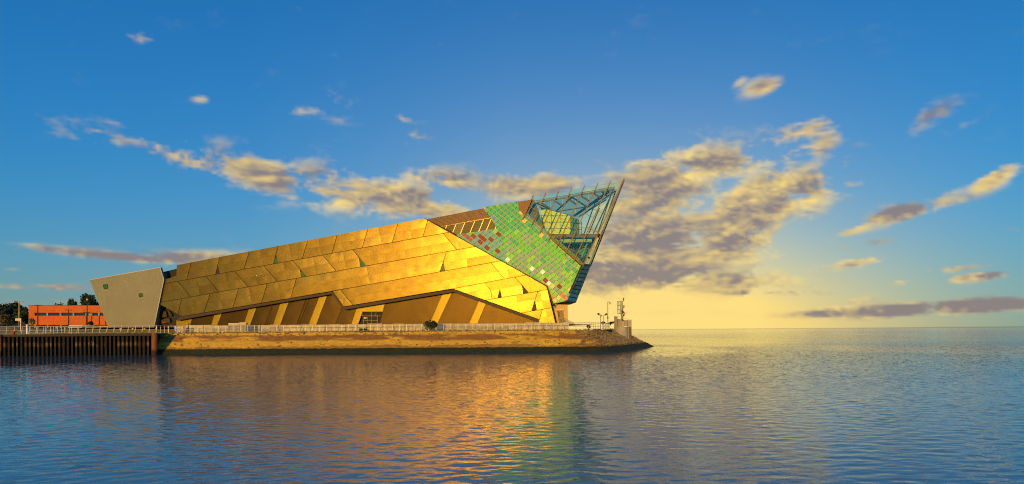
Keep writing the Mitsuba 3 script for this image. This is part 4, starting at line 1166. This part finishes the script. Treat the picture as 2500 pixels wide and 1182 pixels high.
# ------------------------------------------------------------------ trees and shrubs
def tree(k, px, Y, top, w, seed, mat, label, n=1600, size=.34, base=None, group=None):
    rr = np.random.default_rng(seed)
    labels[k] = {'label': label, 'category': 'tree'}
    if group:
        labels[k]['group'] = group
    t = at(px, top, Y)
    g = 4.0 if base is None else base
    H = t[2] - g
    R = w / F * Y / 2
    tr = [rod([t[0], Y, g], [t[0] + .1, Y, g + H * .55], .16 + H * .012, .12)]
    blobs = []
    for i in range(9):
        a = rr.uniform(0, 6.28)
        q = rr.uniform(.15, .75)
        zz = g + H * rr.uniform(.42, .86)
        c = np.array([t[0] + math.cos(a) * R * q, Y + math.sin(a) * R * q, zz])
        blobs.append((c, np.array([R * rr.uniform(.3, .5), R * rr.uniform(.3, .5), H * rr.uniform(.12, .2)])))
        tr.append(rod([t[0], Y, g + H * .35], c, .09, .03, 6))
    blobs.append((np.array([t[0], Y, g + H * .84]), np.array([R * .42, R * .42, H * .17])))
    add(k + '__trunk', mikit.ply(cat(*tr), 'mat_bark'))
    add(k + '__crown', mikit.ply(leaves(blobs, n, size, seed), mat))


tree('tree', 4, 185, 743, 55, 1, 'mat_leaf_dark', 'dark tree at the left border of the picture', 2600, .4, 3.5)
tree('tree_001', 38, 190, 737, 48, 2, 'mat_leaf_mid', 'rounded green tree behind the tall pale lamp post at far left', 2600, .4, 3.5)
tree('tree_002', 175, 195, 728.5, 34, 3, 'mat_leaf_dark', 'small dark tree rising behind the middle of the orange roof', 1500, .32)
tree('tree_003', 218, 195, 720, 44, 4, 'mat_leaf_dark', 'taller dark tree behind the orange roof next to the pale end block', 2200, .32)
tree('tree_004', 148, 198, 739, 34, 5, 'mat_leaf_mid', 'lowest tree peeping over the orange roof left of the others', 900, .3)
tree('tree_005', -30, 178, 748, 50, 6, 'mat_leaf_dark', 'tree just cut by the left border', 1500, .4, 3.5)


def shrub(k, px, py, Y, w, h, seed, mat, label, n=500, size=.16, z0=None, stems=5, catg='shrub'):
    rr = np.random.default_rng(seed)
    labels[k] = {'label': label, 'category': catg}
    c = at(px, py, Y)
    W, H = w / F * Y / 2, h / F * Y
    blobs = []
    st = []
    for i in range(stems):
        q = np.array([c[0] + rr.uniform(-.55, .55) * W, Y + rr.uniform(-.5, .5) * W, c[2] + H * rr.uniform(.45, .78)])
        blobs.append((q, np.array([W * .5, W * .5, H * .28])))
        st.append(rod([c[0] + rr.uniform(-.1, .1) * W, Y, c[2] - .1], q, .03, .015, 5))
    add(k + '__stem', mikit.ply(cat(*st), 'mat_bark'))
    add(k + '__foliage', mikit.ply(leaves(blobs, n, size, seed), mat))


shrub('shrub', 1050.5, 811, 104.3, 36, 29, 11, 'mat_leaf_dark', 'dense dark green shrub growing through the bank railing', 1500, .15, stems=9)
shrub('shrub_001', 890, 813.5, 105.2, 26, 13, 12, 'mat_leaf_mid', 'small sprawling green shrub below the railing near the service door', 420, .12)
shrub('shrub_002', 1437, 806, 102.8, 10, 14, 13, 'mat_leaf_mid', 'thin plant on the bank below the end of the railing', 160, .10)
shrub('shrub_003', 77.5, 796, 128, 12, 16, 14, 'mat_leaf_grey', 'spiky pale plant before the left corner of the orange building', 90, .42, catg='plant')
shrub('shrub_004', 221, 797, 145, 14, 12, 15, 'mat_leaf_dark', 'low domed dark shrub before the orange building', 420, .18)
shrub('shrub_005', 18, 797, 150, 46, 28, 16, 'mat_leaf_olive', 'low olive brown shrub under the dark trees at far left', 900, .3)
shrub('shrub_006', 62, 797, 165, 26, 42, 17, 'mat_leaf_dark', 'tall dark hedge plant beside the orange building corner', 1400, .3)
shrub('shrub_010', 2, 798, 158, 44, 40, 41, 'mat_leaf_dark', 'broad dark undergrowth at the left border below the trees', 1500, .3)
shrub('shrub_011', 52, 798, 176, 40, 44, 42, 'mat_leaf_dark', 'dark undergrowth between the lamp post trees and the orange building', 1500, .3)
shrub('shrub_007', 36, 797, 156, 36, 26, 18, 'mat_leaf_mid', 'green shrub right of the olive brown shrub at far left', 700, .3)
for i, (x, w) in enumerate(((1472, 12), (1490, 18))):
    shrub(f'shrub_{8 + i:03d}', x, 793, 128, w, 8, 30 + i, 'mat_leaf_olive', ('small low shrub behind the floodlight posts', 'wider low shrub just left of the concrete drum')[i], 160, .16)
# tufts along the top of the bank and the quay
ms = []
r = np.random.default_rng(8)
for i in range(900):
    x = r.uniform(-54, 12)
    p = along_bank(x, r.uniform(-.9, -.05)) if i < 650 else np.array([r.uniform(-70, -55), SPY + r.uniform(-.2, .5)])
    h = r.uniform(.08, .3)
    for k in range(3):
        d = r.normal(size=2) * .1
        ms.append(np.array([[p[0] - .03, p[1], DECK - .1], [p[0] + .03, p[1], DECK - .1], [p[0] + d[0], p[1] + d[1], DECK - .02 + h]]))
v = np.concatenate(ms)
add('grass', mikit.ply(trimesh.Trimesh(v, np.arange(len(v)).reshape(-1, 3), process=False), 'mat_grass'), 'dry grass tufts along the top of the stone bank', 'grass', kind='stuff')
